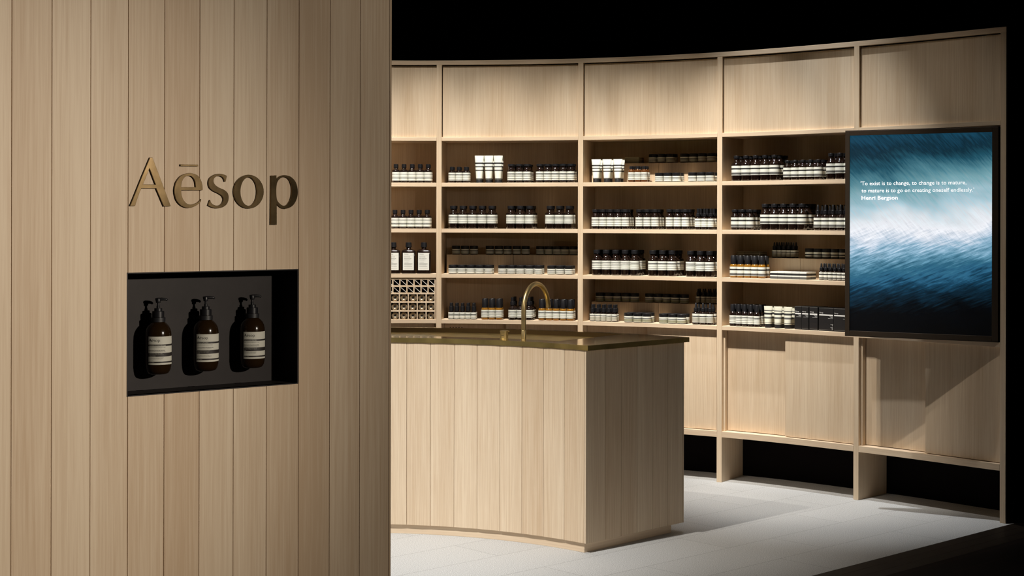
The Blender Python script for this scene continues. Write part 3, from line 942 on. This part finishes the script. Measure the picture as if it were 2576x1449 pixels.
# slanting slats in the upper two rows
for k in range(nd):
    for z0, z1 in ((1.0741, 1.1087), (1.1183, 1.1534)):
        a0, a1 = ra + pd * k + .009, ra + pd * (k + 1) - .001
        bm = bmesh.new()
        v = []
        for d in (.007, .17):
            for (u_, z_) in ((a0, z1 - .0030), (a0, z1 - .0005), (a1, z0 + .0030), (a1, z0 + .0005)):
                v.append(bm.verts.new((*sp(u_, d), z_)))
        for q in ((0, 1, 2, 3), (4, 5, 6, 7), (0, 1, 5, 4), (1, 2, 6, 5), (2, 3, 7, 6), (3, 0, 4, 7)): bm.faces.new([v[j] for j in q])
        local(link_mesh('slanted_slat', bm, M_PAPERW), rack)
bm = bmesh.new(); board(bm, ra, rb, .201, .206, zr0, zr1, 12); local(link_mesh('back_board', bm, M_BLACK), rack)

# ------------------------------------------------------------------ things on the shelves
ORD = ['first', 'second', 'third', 'fourth', 'fifth', 'sixth', 'seventh']
BAY = {0: 'bay beside the plank wall', 1: 'bay behind the tap', 2: 'middle bay', 3: 'bay beside the screen'}
SHF = {1: 'top shelf', 2: 'second shelf', 3: 'third shelf', 4: 'bottom shelf'}

# round paper spools in the pigeonholes
def spool():
    root = empty('paper_spool')
    bm = bmesh.new()
    r = .0206
    prof = [(r, 0), (r, .12), (.006, .12), (.006, .004), (.0085, .0006), (.0150, -.0010), (.0195, -.0006), (r, 0)]
    rings = []
    S = 32
    for a, y in prof: rings.append([bm.verts.new((a * math.cos(2*PI*i/S), y, r + a * math.sin(2*PI*i/S))) for i in range(S)])
    for p, q in zip(rings, rings[1:]):
        for i in range(S):
            j = (i + 1) % S; bm.faces.new((p[i], p[j], q[j], q[i]))
    link_mesh('tube', bm, M_SPOOL, root, smooth=True, autosmooth=40)
    bm = bmesh.new()
    vs = [bm.verts.new((.0056 * math.cos(2*PI*i/S), .002, r + .0056 * math.sin(2*PI*i/S))) for i in range(S)]
    vb = [bm.verts.new((.0056 * math.cos(2*PI*i/S), .10, r + .0056 * math.sin(2*PI*i/S))) for i in range(S)]
    bm.faces.new(vs); bm.faces.new(vb)
    for i in range(S):
        j = (i + 1) % S; bm.faces.new((vs[i], vs[j], vb[j], vb[i]))
    link_mesh('core', bm, M_CAP, root)
    return root
M_SPOOL = brass_mat('bronzed_tin', (0.62, 0.50, 0.34), 0.42)
first = None
for row, z in enumerate((1.0206, .9656, .9116)):
    for k in range(9, 15):
        uc = ra + pr * k + .004 + pr / 2
        T, N = frame(uc); rz = math.atan2(N.y, N.x) - PI / 2
        jig = random.uniform(-.0016, .0016)
        loc = (*(F(uc) + N * .014 + T * jig), z + .0002)
        if first is None: first = spool(); o = first; o.location = loc; o.rotation_euler = (0, 0, rz)
        else: o = dup(first, loc, rz)
        o['category'] = 'spool'; o['group'] = 'round bronze ends in the pigeonholes'
        rn = ('upper', 'middle', 'lowest')[row]
        o['label'] = f'round bronze tin end with a dark hole, {ORD[14 - k]} from the post, {rn} row of pigeonholes'

def flask_body(root, r, H, l0, l1, sh, nr_, caph, glass, mat_foot=True, segs=24):
    bm = bmesh.new()
    hs = (r - nr_)
    top = H - caph
    zs = min(sh + hs * 1.15, top - .003)
    prof = [(0, .001), (r * .86, 0), (r * .96, .002), (r, .006), (r, sh)]
    for t in (20, 40, 60, 80):
        a = math.radians(t)
        prof.append((nr_ + hs * math.cos(a), sh + (zs - sh) * math.sin(a)))
    prof += [(nr_, zs), (nr_, top + .001)]
    lathe(bm, prof, segs)
    if mat_foot:
        for f in bm.faces:
            if f.calc_center_median().z < .0075: f.material_index = 1
    return link_mesh('body', bm, [glass, M_FOOT], root, smooth=True)
def add_label(root, r, l0, l1, style, span=112):
    bm = bmesh.new(); sleeve(bm, r + .0004, l0, l1, -span, span, 20)
    return link_mesh('label', bm, style, root, smooth=True)
def flask(r, H, l0, l1, capr, caph, style, sh=None, glass=None, nr_=None, foot=True):
    def make():
        root = empty('glass_bottle')
        g = glass or M_GLASS
        s = sh if sh else l1 + .003
        flask_body(root, r, H, l0, l1, s, nr_ or capr * .86, caph, g, foot)
        add_label(root, r, l0, l1, style)
        bm = bmesh.new(); lathe(bm, [(capr, H - caph), (capr, H - .0012), (capr - .0012, H), (0, H)], 24)
        link_mesh('cap', bm, M_CAP, root, smooth=True, autosmooth=35)
        return root
    return make
def tallcap(r, H, l0, l1, capz, capr, style, glass, foot=False):
    def make():
        root = empty('balm_bottle')
        bm = bmesh.new()
        lathe(bm, [(0, .001), (r * .84, 0), (r * .97, .003), (r, .008), (r, l1 + .002), (r * .97, l1 + .006), (r * .88, l1 + .010), (capr, capz + .0005), (capr * .8, capz + .001), (capr * .8, capz + .003)], 24)
        link_mesh('body', bm, glass, root, smooth=True)
        add_label(root, r, l0, l1, style)
        bm = bmesh.new(); lathe(bm, [(capr, capz + .0012), (capr * 1.0, capz + .010), (capr * .96, H - .0015), (capr * .90, H), (0, H)], 24)
        link_mesh('cap', bm, M_CAP, root, smooth=True, autosmooth=35)
        return root
    return make
def sprayer(r, H, l0, l1, colr, colz0, colz1, nozr, style):
    def make():
        root = empty('spray_bottle')
        flask_body(root, r, colz0 + .004, l0, l1, l1 + .002, colr * .85, .004, M_GLASS, False)
        add_label(root, r, l0, l1, style)
        bm = bmesh.new(); lathe(bm, [(colr, colz0), (colr, colz1 - .001), (colr - .001, colz1), (nozr, colz1), (nozr, H - .001), (nozr - .001, H), (0, H)], 20)
        link_mesh('spray_cap', bm, M_CAP, root, smooth=True, autosmooth=35)
        return root
    return make
def dropper(r, H, l0, l1, colr, colz0, colz1, style):
    def make():
        root = empty('dropper_bottle')
        flask_body(root, r, colz0 + .004, l0, l1, l1 + .002, colr * .85, .004, M_GLASS, False)
        add_label(root, r, l0, l1, style)
        bm = bmesh.new(); lathe(bm, [(colr, colz0), (colr, colz1 - .001), (colr - .001, colz1), (colr * .6, colz1)], 20)
        link_mesh('collar', bm, M_CAP, root, smooth=True, autosmooth=35)
        bm = bmesh.new(); b = colr * .62
        lathe(bm, [(b, colz1), (b, colz1 + .004), (b * .82, colz1 + (H - colz1) * .45), (b * .74, H - .003), (b * .5, H), (0, H)], 16)
        link_mesh('rubber_bulb', bm, M_CAPD, root, smooth=True)
        return root
    return make
def jar(r, H, lidh, l0, l1, style, lidr=1.0):
    def make():
        root = empty('cream_jar')
        bm = bmesh.new(); lathe(bm, [(0, .0005), (r * .9, 0), (r * .98, .002), (r, .005), (r, H - lidh - .004), (r * .93, H - lidh - .001), (r * .85, H - lidh + .001)], 28)
        link_mesh('body', bm, M_GLASS, root, smooth=True)
        add_label(root, r, l0, l1, style, 125)
        bm = bmesh.new(); rl = r * lidr
        lathe(bm, [(rl * .9, H - lidh), (rl * .985, H - lidh), (rl, H - lidh + .001), (rl, H - .0015), (rl - .0015, H), (0, H)], 28)
        link_mesh('lid', bm, M_CAP, root, smooth=True, autosmooth=35)
        return root
    return make
def tube(w, H, capr, caph, style):
    """squeeze tube standing on its cap, crimped flat at the top"""
    def make():
        root = empty('cream_tube')
        bm = bmesh.new(); S = 28; rings = []
        n = 12
        for k in range(n + 1):
            t = k / n; z = caph + (H - caph) * t
            rx = capr * 1.04 + (w / 2 - capr * 1.04) * t ** .9
            ry = capr * 1.04 * (1 - t) ** .75 + .0012
            if t > .93: ry = .0012
            rings.append([bm.verts.new((rx * math.cos(2*PI*i/S), ry * math.sin(2*PI*i/S), z)) for i in range(S)])
        for a, b in zip(rings, rings[1:]):
            for i in range(S):
                j = (i + 1) % S; bm.faces.new((a[i], a[j], b[j], b[i]))
        bm.faces.new(rings[0]); bm.faces.new(rings[-1])
        link_mesh('body', bm, style, root, smooth=True, autosmooth=60)
        bm = bmesh.new(); lathe(bm, [(0, 0), (capr * .96, 0), (capr, .001), (capr, caph - .001), (capr * .97, caph - .0002), (0, caph - .0002)], 28)
        link_mesh('cap', bm, M_CAPD, root, smooth=True, autosmooth=35)
        return root
    return make
def carton(w, d, H, mats, name='carton', extra=None):
    def make():
        root = empty(name)
        bm = bmesh.new(); box(bm, -w / 2, w / 2, -d / 2, d / 2, 0, H)
        link_mesh('box', bm, mats[0], root, bevel=.0005)
        if extra: extra(root, w, d, H)
        return root
    return make
def black_print(root, w, d, H):
    bm = bmesh.new(); y = -d / 2 - .0003
    fl = lambda x0, x1, z0, z1: lay(bm, ([(x0, z0), (x1, z0), (x1, z1), (x0, z1)], [(0, 1, 2, 3)]), lambda a, b: (a, y, b))
    xl = -w / 2 + .003; xr = w / 2 - .002
    lay(bm, brand_mesh(False, True), lambda a, b: (xl + .0005 + a * .0072 * 1.0, y, H * .765 + b * .0072))
    fl(xl, xr, H * .665, H * .72)
    k = min(w - .006, .04)
    for z, ww in ((.63, .55), (.59, .40), (.55, .8)): fl(xr - k * ww, xr, H * z, H * z + .0012)
    if w > .07:
        for z, ww in ((.30, .42), (.27, .2), (.235, .15), (.16, .42), (.13, .22), (.09, .2)): fl(xr - k * ww, xr, H * z, H * z + .0010)
    link_mesh('print', bm, M_WHITE, root)
    bm = bmesh.new(); fl(xl - .002, xr + .001, .006, .0072); fl(xl - .002, xr + .001, H - .0022, H - .001)
    link_mesh('edge_line', bm, M_GREY, root)
def mouthwash():
    root = empty('square_bottle')
    w, d = .087, .05
    bm = bmesh.new()
    def rect(hw, hd, z, c):
        pts = []
        for sx, sy, a0 in ((1, 1, 0), (-1, 1, 90), (-1, -1, 180), (1, -1, 270)):
            for t in range(0, 91, 22):
                a = math.radians(a0 + t)
                pts.append(bm.verts.new((sx * (hw - c) + c * math.cos(a), sy * (hd - c) + c * math.sin(a), z)))
        return pts
    rings = [rect(w/2 - .003, d/2 - .003, 0, .006), rect(w/2, d/2, .004, .008), rect(w/2, d/2, .136, .008), rect(w/2 - .003, d/2 - .003, .142, .009), rect(w/2 - .014, d/2 - .007, .148, .010), rect(.021, .0165, .1505, .0150), rect(.0155, .0155, .1525, .0154), rect(.0155, .0155, .166, .0154)]
    for a, b in zip(rings, rings[1:]):
        n = len(a)
        for i in range(n):
            j = (i + 1) % n; bm.faces.new((a[i], a[j], b[j], b[i]))
    bm.faces.new(rings[0]); bm.faces.new(rings[-1])
    link_mesh('body', bm, M_GLASS, root, smooth=True, autosmooth=30)
    bm = bmesh.new(); lathe(bm, [(.0185, .163), (.0195, .164), (.0178, .191), (.0168, .192), (0, .192)], 28)
    link_mesh('cap', bm, M_CAP, root, smooth=True, autosmooth=35)
    bm = bmesh.new(); y = -d / 2 - .0004
    lw, z0, z1 = .0675, .0215, .1285
    fl = lambda x0, x1, a, b, mi: lay(bm, ([(x0, a), (x1, a), (x1, b), (x0, b)], [(0, 1, 2, 3)]), lambda p, q: (p, y - (.0003 if mi else 0), q), mi)
    fl(-lw/2, lw/2, z0, z1, 0)
    lay(bm, brand_mesh(False, True), lambda a, b: (-.026 + a * .0068 * 1.12, y - .0003, .1175 + b * .0068), 2)
    fl(-lw/2 + .006, lw/2 - .004, .1115, .1119, 2)
    for s, z in (('MOUTHWASH', .1005), ('BAIN DE BOUCHE', .0905)):
        v, f = text_mesh(s, .0085, .00006); k = (.036 if 'MOUTH' in s else .044) / max(p[0] for p in v)
        lay(bm, (v, f), lambda a, b: (-.026 + a * k, y - .0003, z + b * .85), 1)
    for z, ww in ((.0845, .7), (.0775, .55), (.0705, .5), (.0630, .95), (.0595, .9), (.0560, .95), (.0525, .8), (.046, .9), (.042, .9), (.030, .95)):
        fl(-.026, -.026 + .054 * ww, z, z + .0008, 2)
    link_mesh('label', bm, [M_PAPERW, M_INK, M_GREY], root)
    return root

r = lambda pitch: pitch * .487
TYPES = {
 'flask_a': (flask(r(.0495), .115, .011, .066, .0135, .022, ST4), 'small dark bottle', 'bottle'),
 'flask_b': (flask(r(.0439), .098, .012, .062, .0130, .019, ST5), 'short dark bottle', 'bottle'),
 'flask_c': (flask(r(.0485), .114, .013, .068, .0205, .0125, ST5), 'wide-capped dark bottle', 'bottle'),
 'flask_d': (flask(r(.0584), .141, .031, .086, .0200, .018, ST5), 'big dark bottle', 'bottle'),
 'flask_e': (flask(r(.0475), .120, .017, .072, .0190, .017, ST5), 'medium dark bottle', 'bottle'),
 'flask_f': (flask(r(.0595), .152, .034, .088, .0205, .021, ST5), 'tall dark bottle', 'bottle'),
 'flask_g': (flask(r(.0607), .146, .033, .088, .0170, .015, ST3), 'big dark bottle', 'bottle'),
 'flask_h': (flask(r(.0495), .113, .018, .071, .0150, .013, ST3), 'small dark bottle', 'bottle'),
 'flask_i': (flask(r(.0557), .146, .034, .088, .0165, .017, ST3), 'tall dark bottle', 'bottle'),
 'flask_j': (flask(r(.0484), .118, .015, .072, .0190, .014, ST3), 'wide-capped dark bottle', 'bottle'),
 'flask_k': (flask(r(.0595), .149, .035, .088, .0200, .018, ST3), 'big dark bottle', 'bottle'),
 'amber_s': (flask(r(.0410), .096, .012, .060, .0125, .016, ST5, glass=M_AMBERD, foot=False), 'little brown bottle', 'bottle'),
 'amber_a': (tallcap(r(.0440), .128, .013, .060, .0725, .0172, ST5, M_AMBER), 'amber bottle', 'bottle'),
 'amber_b': (tallcap(r(.0454), .128, .012, .064, .0780, .0180, ST3, M_AMBER), 'amber bottle', 'bottle'),
 'flask_n': (tallcap(r(.0388), .126, .014, .063, .0840, .0140, ST5, M_GLASS), 'black tall-capped bottle', 'bottle'),
 'spray_s': (sprayer(r(.0350), .100, .004, .044, .0125, .052, .080, .0085, STJ), 'small spray bottle', 'bottle'),
 'spray_s2': (sprayer(r(.0345), .102, .005, .046, .0120, .056, .080, .0085, ST2), 'small spray bottle', 'bottle'),
 'serum': (sprayer(r(.0518), .138, .014, .062, .0135, .092, .112, .0088, ST5), 'big spray bottle', 'bottle'),
 'dropper_n': (sprayer(r(.0404), .123, .015, .065, .0115, .078, .096, .0080, ST5), 'slim spray bottle', 'bottle'),
 'dropper_t': (dropper(r(.0305), .090, .006, .044, .0105, .050, .068, ST2), 'tiny dropper bottle', 'bottle'),
 'dropper_s': (dropper(r(.0276), .094, .006, .045, .0105, .055, .070, ST3), 'slim dropper bottle', 'bottle'),
 'dropper_m': (dropper(r(.0450), .127, .012, .064, .0125, .078, .097, ST2), 'dropper bottle', 'bottle'),
 'dropper_l': (dropper(r(.0480), .143, .017, .070, .0125, .092, .112, ST3), 'large dropper bottle', 'bottle'),
 'jar_a': (jar(r(.0528), .054, .0185, .003, .0345, STJ), 'striped black-lidded jar', 'jar'),
 'jar_b': (jar(r(.0552), .054, .0200, .002, .0335, STJ2), 'plain-label black-lidded jar', 'jar'),
 'jar_c': (jar(r(.0566), .057, .0180, .003, .0380, STJ2), 'pale-label black-lidded jar', 'jar'),
 'jar_d': (jar(r(.0549), .057, .0200, .003, .0365, STJD), 'banded black-lidded jar', 'jar'),
 'tube_tall': (tube(.0565, .167, .0185, .022, STT), 'tall cream tube', 'tube'),
 'tube_mid': (tube(.0580, .140, .0185, .023, STT), 'white tube', 'tube'),
 'tube_low': (tube(.0555, .123, .0195, .022, STT2), 'cream tube', 'tube'),
 'mouthwash': (mouthwash, 'flat square-shouldered black bottle', 'bottle'),
 'box_flat': (carton(.088, .050, .038, [STBOX]), 'low lined carton', 'box'),
 'box_small': (carton(.0465, .050, .034, [STBOX]), 'low carton', 'box'),
 'box_white': (carton(.0462, .050, .042, [STBOXW]), 'white banded carton', 'box'),
 'box_black_s': (carton(.0440, .11, .130, [M_CARTON], extra=black_print), 'narrow black carton', 'box'),
 'box_black_m': (carton(.0530, .11, .130, [M_CARTON], extra=black_print), 'medium black carton', 'box'),
 'box_black_l': (carton(.0930, .11, .128, [M_CARTON], extra=black_print), 'wide black carton', 'box'),
}
DEPTHP = {'mouthwash': .058, 'box_flat': .052, 'box_small': .052, 'box_white': .052, 'box_black_s': .112, 'box_black_m': .112, 'box_black_l': .112,
          'tube_tall': .050, 'tube_mid': .050, 'tube_low': .046}
GROUPS = [
(0,1,0,'flask_a',0.6926,0.9184,5,2),
(0,2,0,'flask_a',0.6853,0.9111,5,2),
(0,3,0,'mouthwash',0.6753,0.8896,3,1),
(1,1,0,'flask_b',1.0868,1.1867,3,2),
(1,1,0,'tube_tall',1.2793,1.4108,3,2),
(1,1,0,'flask_c',1.5019,1.6129,3,3),
(1,1,0,'flask_c',1.7014,1.9210,5,2),
(1,2,0,'flask_d',1.0969,1.3667,5,2),
(1,2,0,'flask_d',1.4997,1.6311,3,3),
(1,2,0,'flask_d',1.7726,1.9063,3,2),
(1,3,1,'jar_a',1.0980,1.2215,3,1),
(1,3,1,'jar_a',1.3309,1.5755,5,1),
(1,3,1,'jar_a',1.6748,1.9017,5,1),
(1,3,0,'jar_a',1.0932,1.3464,5,2),
(1,3,0,'jar_a',1.4415,1.6948,5,2),
(1,3,0,'jar_a',1.7853,1.9087,3,2),
(1,4,0,'spray_s',1.0824,1.2412,5,2),
(1,4,0,'amber_a',1.3191,1.4181,3,2),
(1,4,0,'serum',1.5122,1.6288,3,3),
(1,4,0,'amber_a',1.7178,1.9184,5,2),
(2,1,0,'tube_mid',2.1008,2.2553,3,2),
(2,1,0,'amber_s',2.3507,2.4428,3,2),
(2,1,0,'jar_a',2.5488,2.6722,3,2),
(2,1,0,'jar_a',2.7855,2.9112,3,2),
(2,1,1,'box_flat',2.3087,2.3087,1,2),
(2,1,1,'jar_a',2.4451,2.5645,3,2),
(2,1,1,'jar_a',2.6634,2.8474,4,2),
(2,2,0,'flask_e',2.0957,2.3104,5,3),
(2,2,0,'flask_e',2.4077,2.5205,3,3),
(2,2,0,'flask_e',2.6221,2.7355,3,3),
(2,2,0,'dropper_n',2.8265,2.9181,3,3),
(2,3,0,'flask_f',2.1064,2.3752,5,3),
(2,3,0,'flask_f',2.5046,2.6402,3,3),
(2,3,0,'flask_f',2.7735,2.9106,3,2),
(2,4,1,'jar_b',2.0834,2.3217,5,1),
(2,4,1,'jar_b',2.4238,2.6636,5,1),
(2,4,1,'dropper_t',2.7608,2.8665,4,2),
(2,4,0,'spray_s2',2.0766,2.2327,5,2),
(2,4,0,'jar_c',2.3337,2.4624,3,2),
(2,4,0,'jar_c',2.5814,2.7088,3,2),
(2,4,0,'dropper_m',2.8116,2.9135,3,2),
(3,1,0,'flask_g',3.1038,3.3804,5,3),
(3,1,0,'flask_h',3.4753,3.7003,5,3),
(3,1,0,'flask_i',3.7933,3.9200,3,2),
(3,2,0,'flask_j',3.0923,3.2024,3,3),
(3,2,0,'flask_k',3.3132,3.5831,5,3),
(3,2,0,'dropper_l',3.6979,3.9171,5,3),
(3,3,1,'box_small',3.0666,3.1696,3,2),
(3,3,1,'dropper_t',3.2902,3.4230,5,2),
(3,3,1,'jar_d',3.5409,3.7844,5,1),
(3,3,0,'amber_b',3.0831,3.2897,5,2),
(3,3,0,'box_white',3.3920,3.6060,5,2),
(3,3,0,'dropper_s',3.7243,3.9208,7,2),
(3,4,0,'flask_n',3.0777,3.2539,5,3),
(3,4,0,'tube_low',3.3369,3.4815,3,2),
(3,4,0,'box_black_s',3.5696,3.6211,2,1),
(3,4,0,'box_black_m',3.6822,3.6822,1,1),
(3,4,0,'box_black_l',3.7734,3.8816,2,1),
]
PROTO = {}
count = {}
for (b, l, rs, ty, u0, u1, n, rows) in GROUPS:
    key = (b, l, rs); count[key] = count.get(key, 0) + 1
    gi = count[key] - 1
    make, desc, cat = TYPES[ty]
    z = (RIS[l] if rs else LEV[l]) + .0003
    base = .187 if rs else .037
    if ty.startswith('box_black'): base = .07
    if ty == 'mouthwash': base = .045
    place = SHF[l] + (' step' if rs else '')
    for row in range(rows):
        for k in range(n):
            u = u0 if n == 1 else u0 + (u1 - u0) * k / (n - 1)
            T, N = frame(u)
            pitch = DEPTHP.get(ty)
            if pitch is None:
                if ty not in PROTO:
                    PROTO[ty] = make(); PROTO[ty]['fresh'] = 1
                pitch = max(c[0] for ch in PROTO[ty].children for c in ch.bound_box) * 2 * 1.015
            d = base + pitch * row
            p = F(u) + N * d
            rz = math.atan2(N.y, N.x) - PI / 2 + (0 if 'box' in ty or 'tube' in ty or ty == 'mouthwash' else random.uniform(-.12, .12))
            if ty not in PROTO or 'fresh' in PROTO[ty]:
                if ty not in PROTO: PROTO[ty] = make()
                o = PROTO[ty]
                if 'fresh' in o: del o['fresh']
                o.location = (p.x, p.y, z); o.rotation_euler = (0, 0, rz)
            else:
                o = dup(PROTO[ty], (p.x, p.y, z), rz)
            rn = 'front' if row == 0 else 'back' if row == rows - 1 else 'middle'
            where = f', {rn} row' if rows > 1 else ''
            which = f' {ORD[k]} along' if n > 1 else ''
            o['label'] = f'{desc}{which}{where}, {ORD[gi]} cluster, {place}, {BAY[b]}'
            o['category'] = cat
            o['group'] = f'{desc} cluster {ORD[gi]} on the {place} of the {BAY[b]}'

# ------------------------------------------------------------------ lit screen
SL = Vector((1.766, 8.205)); SR = Vector((2.457, 7.802))
SD = (SR - SL).normalized(); SN = Vector((SD.y, -SD.x)); SW = (SR - SL).length
SZ0, SZ1 = .9095, 2.000
scr = empty('display_screen', (*(SL + SD * SW / 2), SZ0))
tag(scr, 'tall lit screen showing blue windblown spray and a white quotation', 'screen')
def spt(a, off): p = SL + SD * a + SN * off; return (p.x, p.y)
def sbox(bm, a0, a1, o0, o1, z0, z1, mi=0): return prism(bm, [spt(a0, o0), spt(a1, o0), spt(a1, o1), spt(a0, o1)], z0, z1, mi)
bm = bmesh.new(); sbox(bm, 0, SW, -.004, -.034, SZ0, SZ1); local(link_mesh('housing', bm, M_BLACK, bevel=.001), scr)
BZ = .0275
bm = bmesh.new()
for a0, a1, z0, z1 in ((.003, BZ, SZ0 + .003, SZ1 - .003), (SW - .034, SW - .003, SZ0 + .003, SZ1 - .003), (BZ, SW - .034, SZ0 + .003, SZ0 + .030), (BZ, SW - .034, SZ1 - .028, SZ1 - .003)):
    sbox(bm, a0, a1, .004, -.0038, z0, z1)
local(link_mesh('bezel', bm, M_BEZEL, bevel=.0008), scr)
bm = bmesh.new(); uvl = bm.loops.layers.uv.new('UVMap')
a0, a1, z0, z1 = BZ, SW - .034, SZ0 + .030, SZ1 - .028
vs = [bm.verts.new((*spt(a, -.002), z)) for a, z in ((a0, z0), (a1, z0), (a1, z1), (a0, z1))]
f = bm.faces.new(vs)
for l, c in zip(f.loops, ((0, 1), (1, 1), (1, 0), (0, 0))): l[uvl].uv = c
vs2 = [bm.verts.new((*spt(a, -.0036), z)) for a, z in ((a0, z0), (a1, z0), (a1, z1), (a0, z1))]
bm.faces.new(list(reversed(vs2)))
me = bpy.data.meshes.new('picture'); bm.normal_update(); bm.to_mesh(me); bm.free(); me.materials.append(M_SCREEN)
o = bpy.data.objects.new('picture', me); COL.objects.link(o); local(o, scr)
def sline(body, xa, xb, ya, h, bold):
    """a line of lettering between two distances along the screen"""
    v, f = text_mesh(body, 1.0, bold)
    x0 = min(p[0] for p in v); w = max(p[0] for p in v) - x0
    k = (xb - xa) / w
    bm = bmesh.new(); lay(bm, (v, f), lambda x, y: (*spt(xa + (x - x0) * k, -.0012), ya + y * h))
    me = bpy.data.meshes.new('quotation_line'); bm.to_mesh(me); bm.free(); me.materials.append(M_QUOTE)
    o = bpy.data.objects.new('quotation_line', me); COL.objects.link(o); local(o, scr)
def s_of(px, py):
    px += .0035 * (py - 552); q = (px - 1288) / FPX
    s = (q * SL.y - SL.x) / (SD.x - q * SD.y); return s, EYE - (py - 552) * (SL.y + s * SD.y) / FPX
for body, pa, pb, yy, bold in (("'To exist is to change, to change is to mature,", 2165, 2431, 464.3, .004), ("to mature is to go on creating oneself endlessly.'", 2167.2, 2450.4, 482.3, .004), ('Henri Bergson', 2167.2, 2258.4, 500.6, .014)):
    (xa, za), (xb, zb) = s_of(pa, yy), s_of(pb, yy)
    sline(body, xa, xb, (za + zb) / 2 if False else za, .0285, bold)
# wall bracket behind the screen
bm = bmesh.new()
m_ = spt(SW * .72, -.0345); T, N = frame(4.62); e_ = sp(4.62, .069)
dx = Vector((e_[0] - m_[0], e_[1] - m_[1])); nx = Vector((-dx.y, dx.x)).normalized() * .03
prism(bm, [(m_[0] - nx.x, m_[1] - nx.y), (m_[0] + nx.x, m_[1] + nx.y), (e_[0] + nx.x, e_[1] + nx.y), (e_[0] - nx.x, e_[1] - nx.y)], 1.35, 1.55)
local(link_mesh('mounting_arm', bm, M_BLACK), scr)
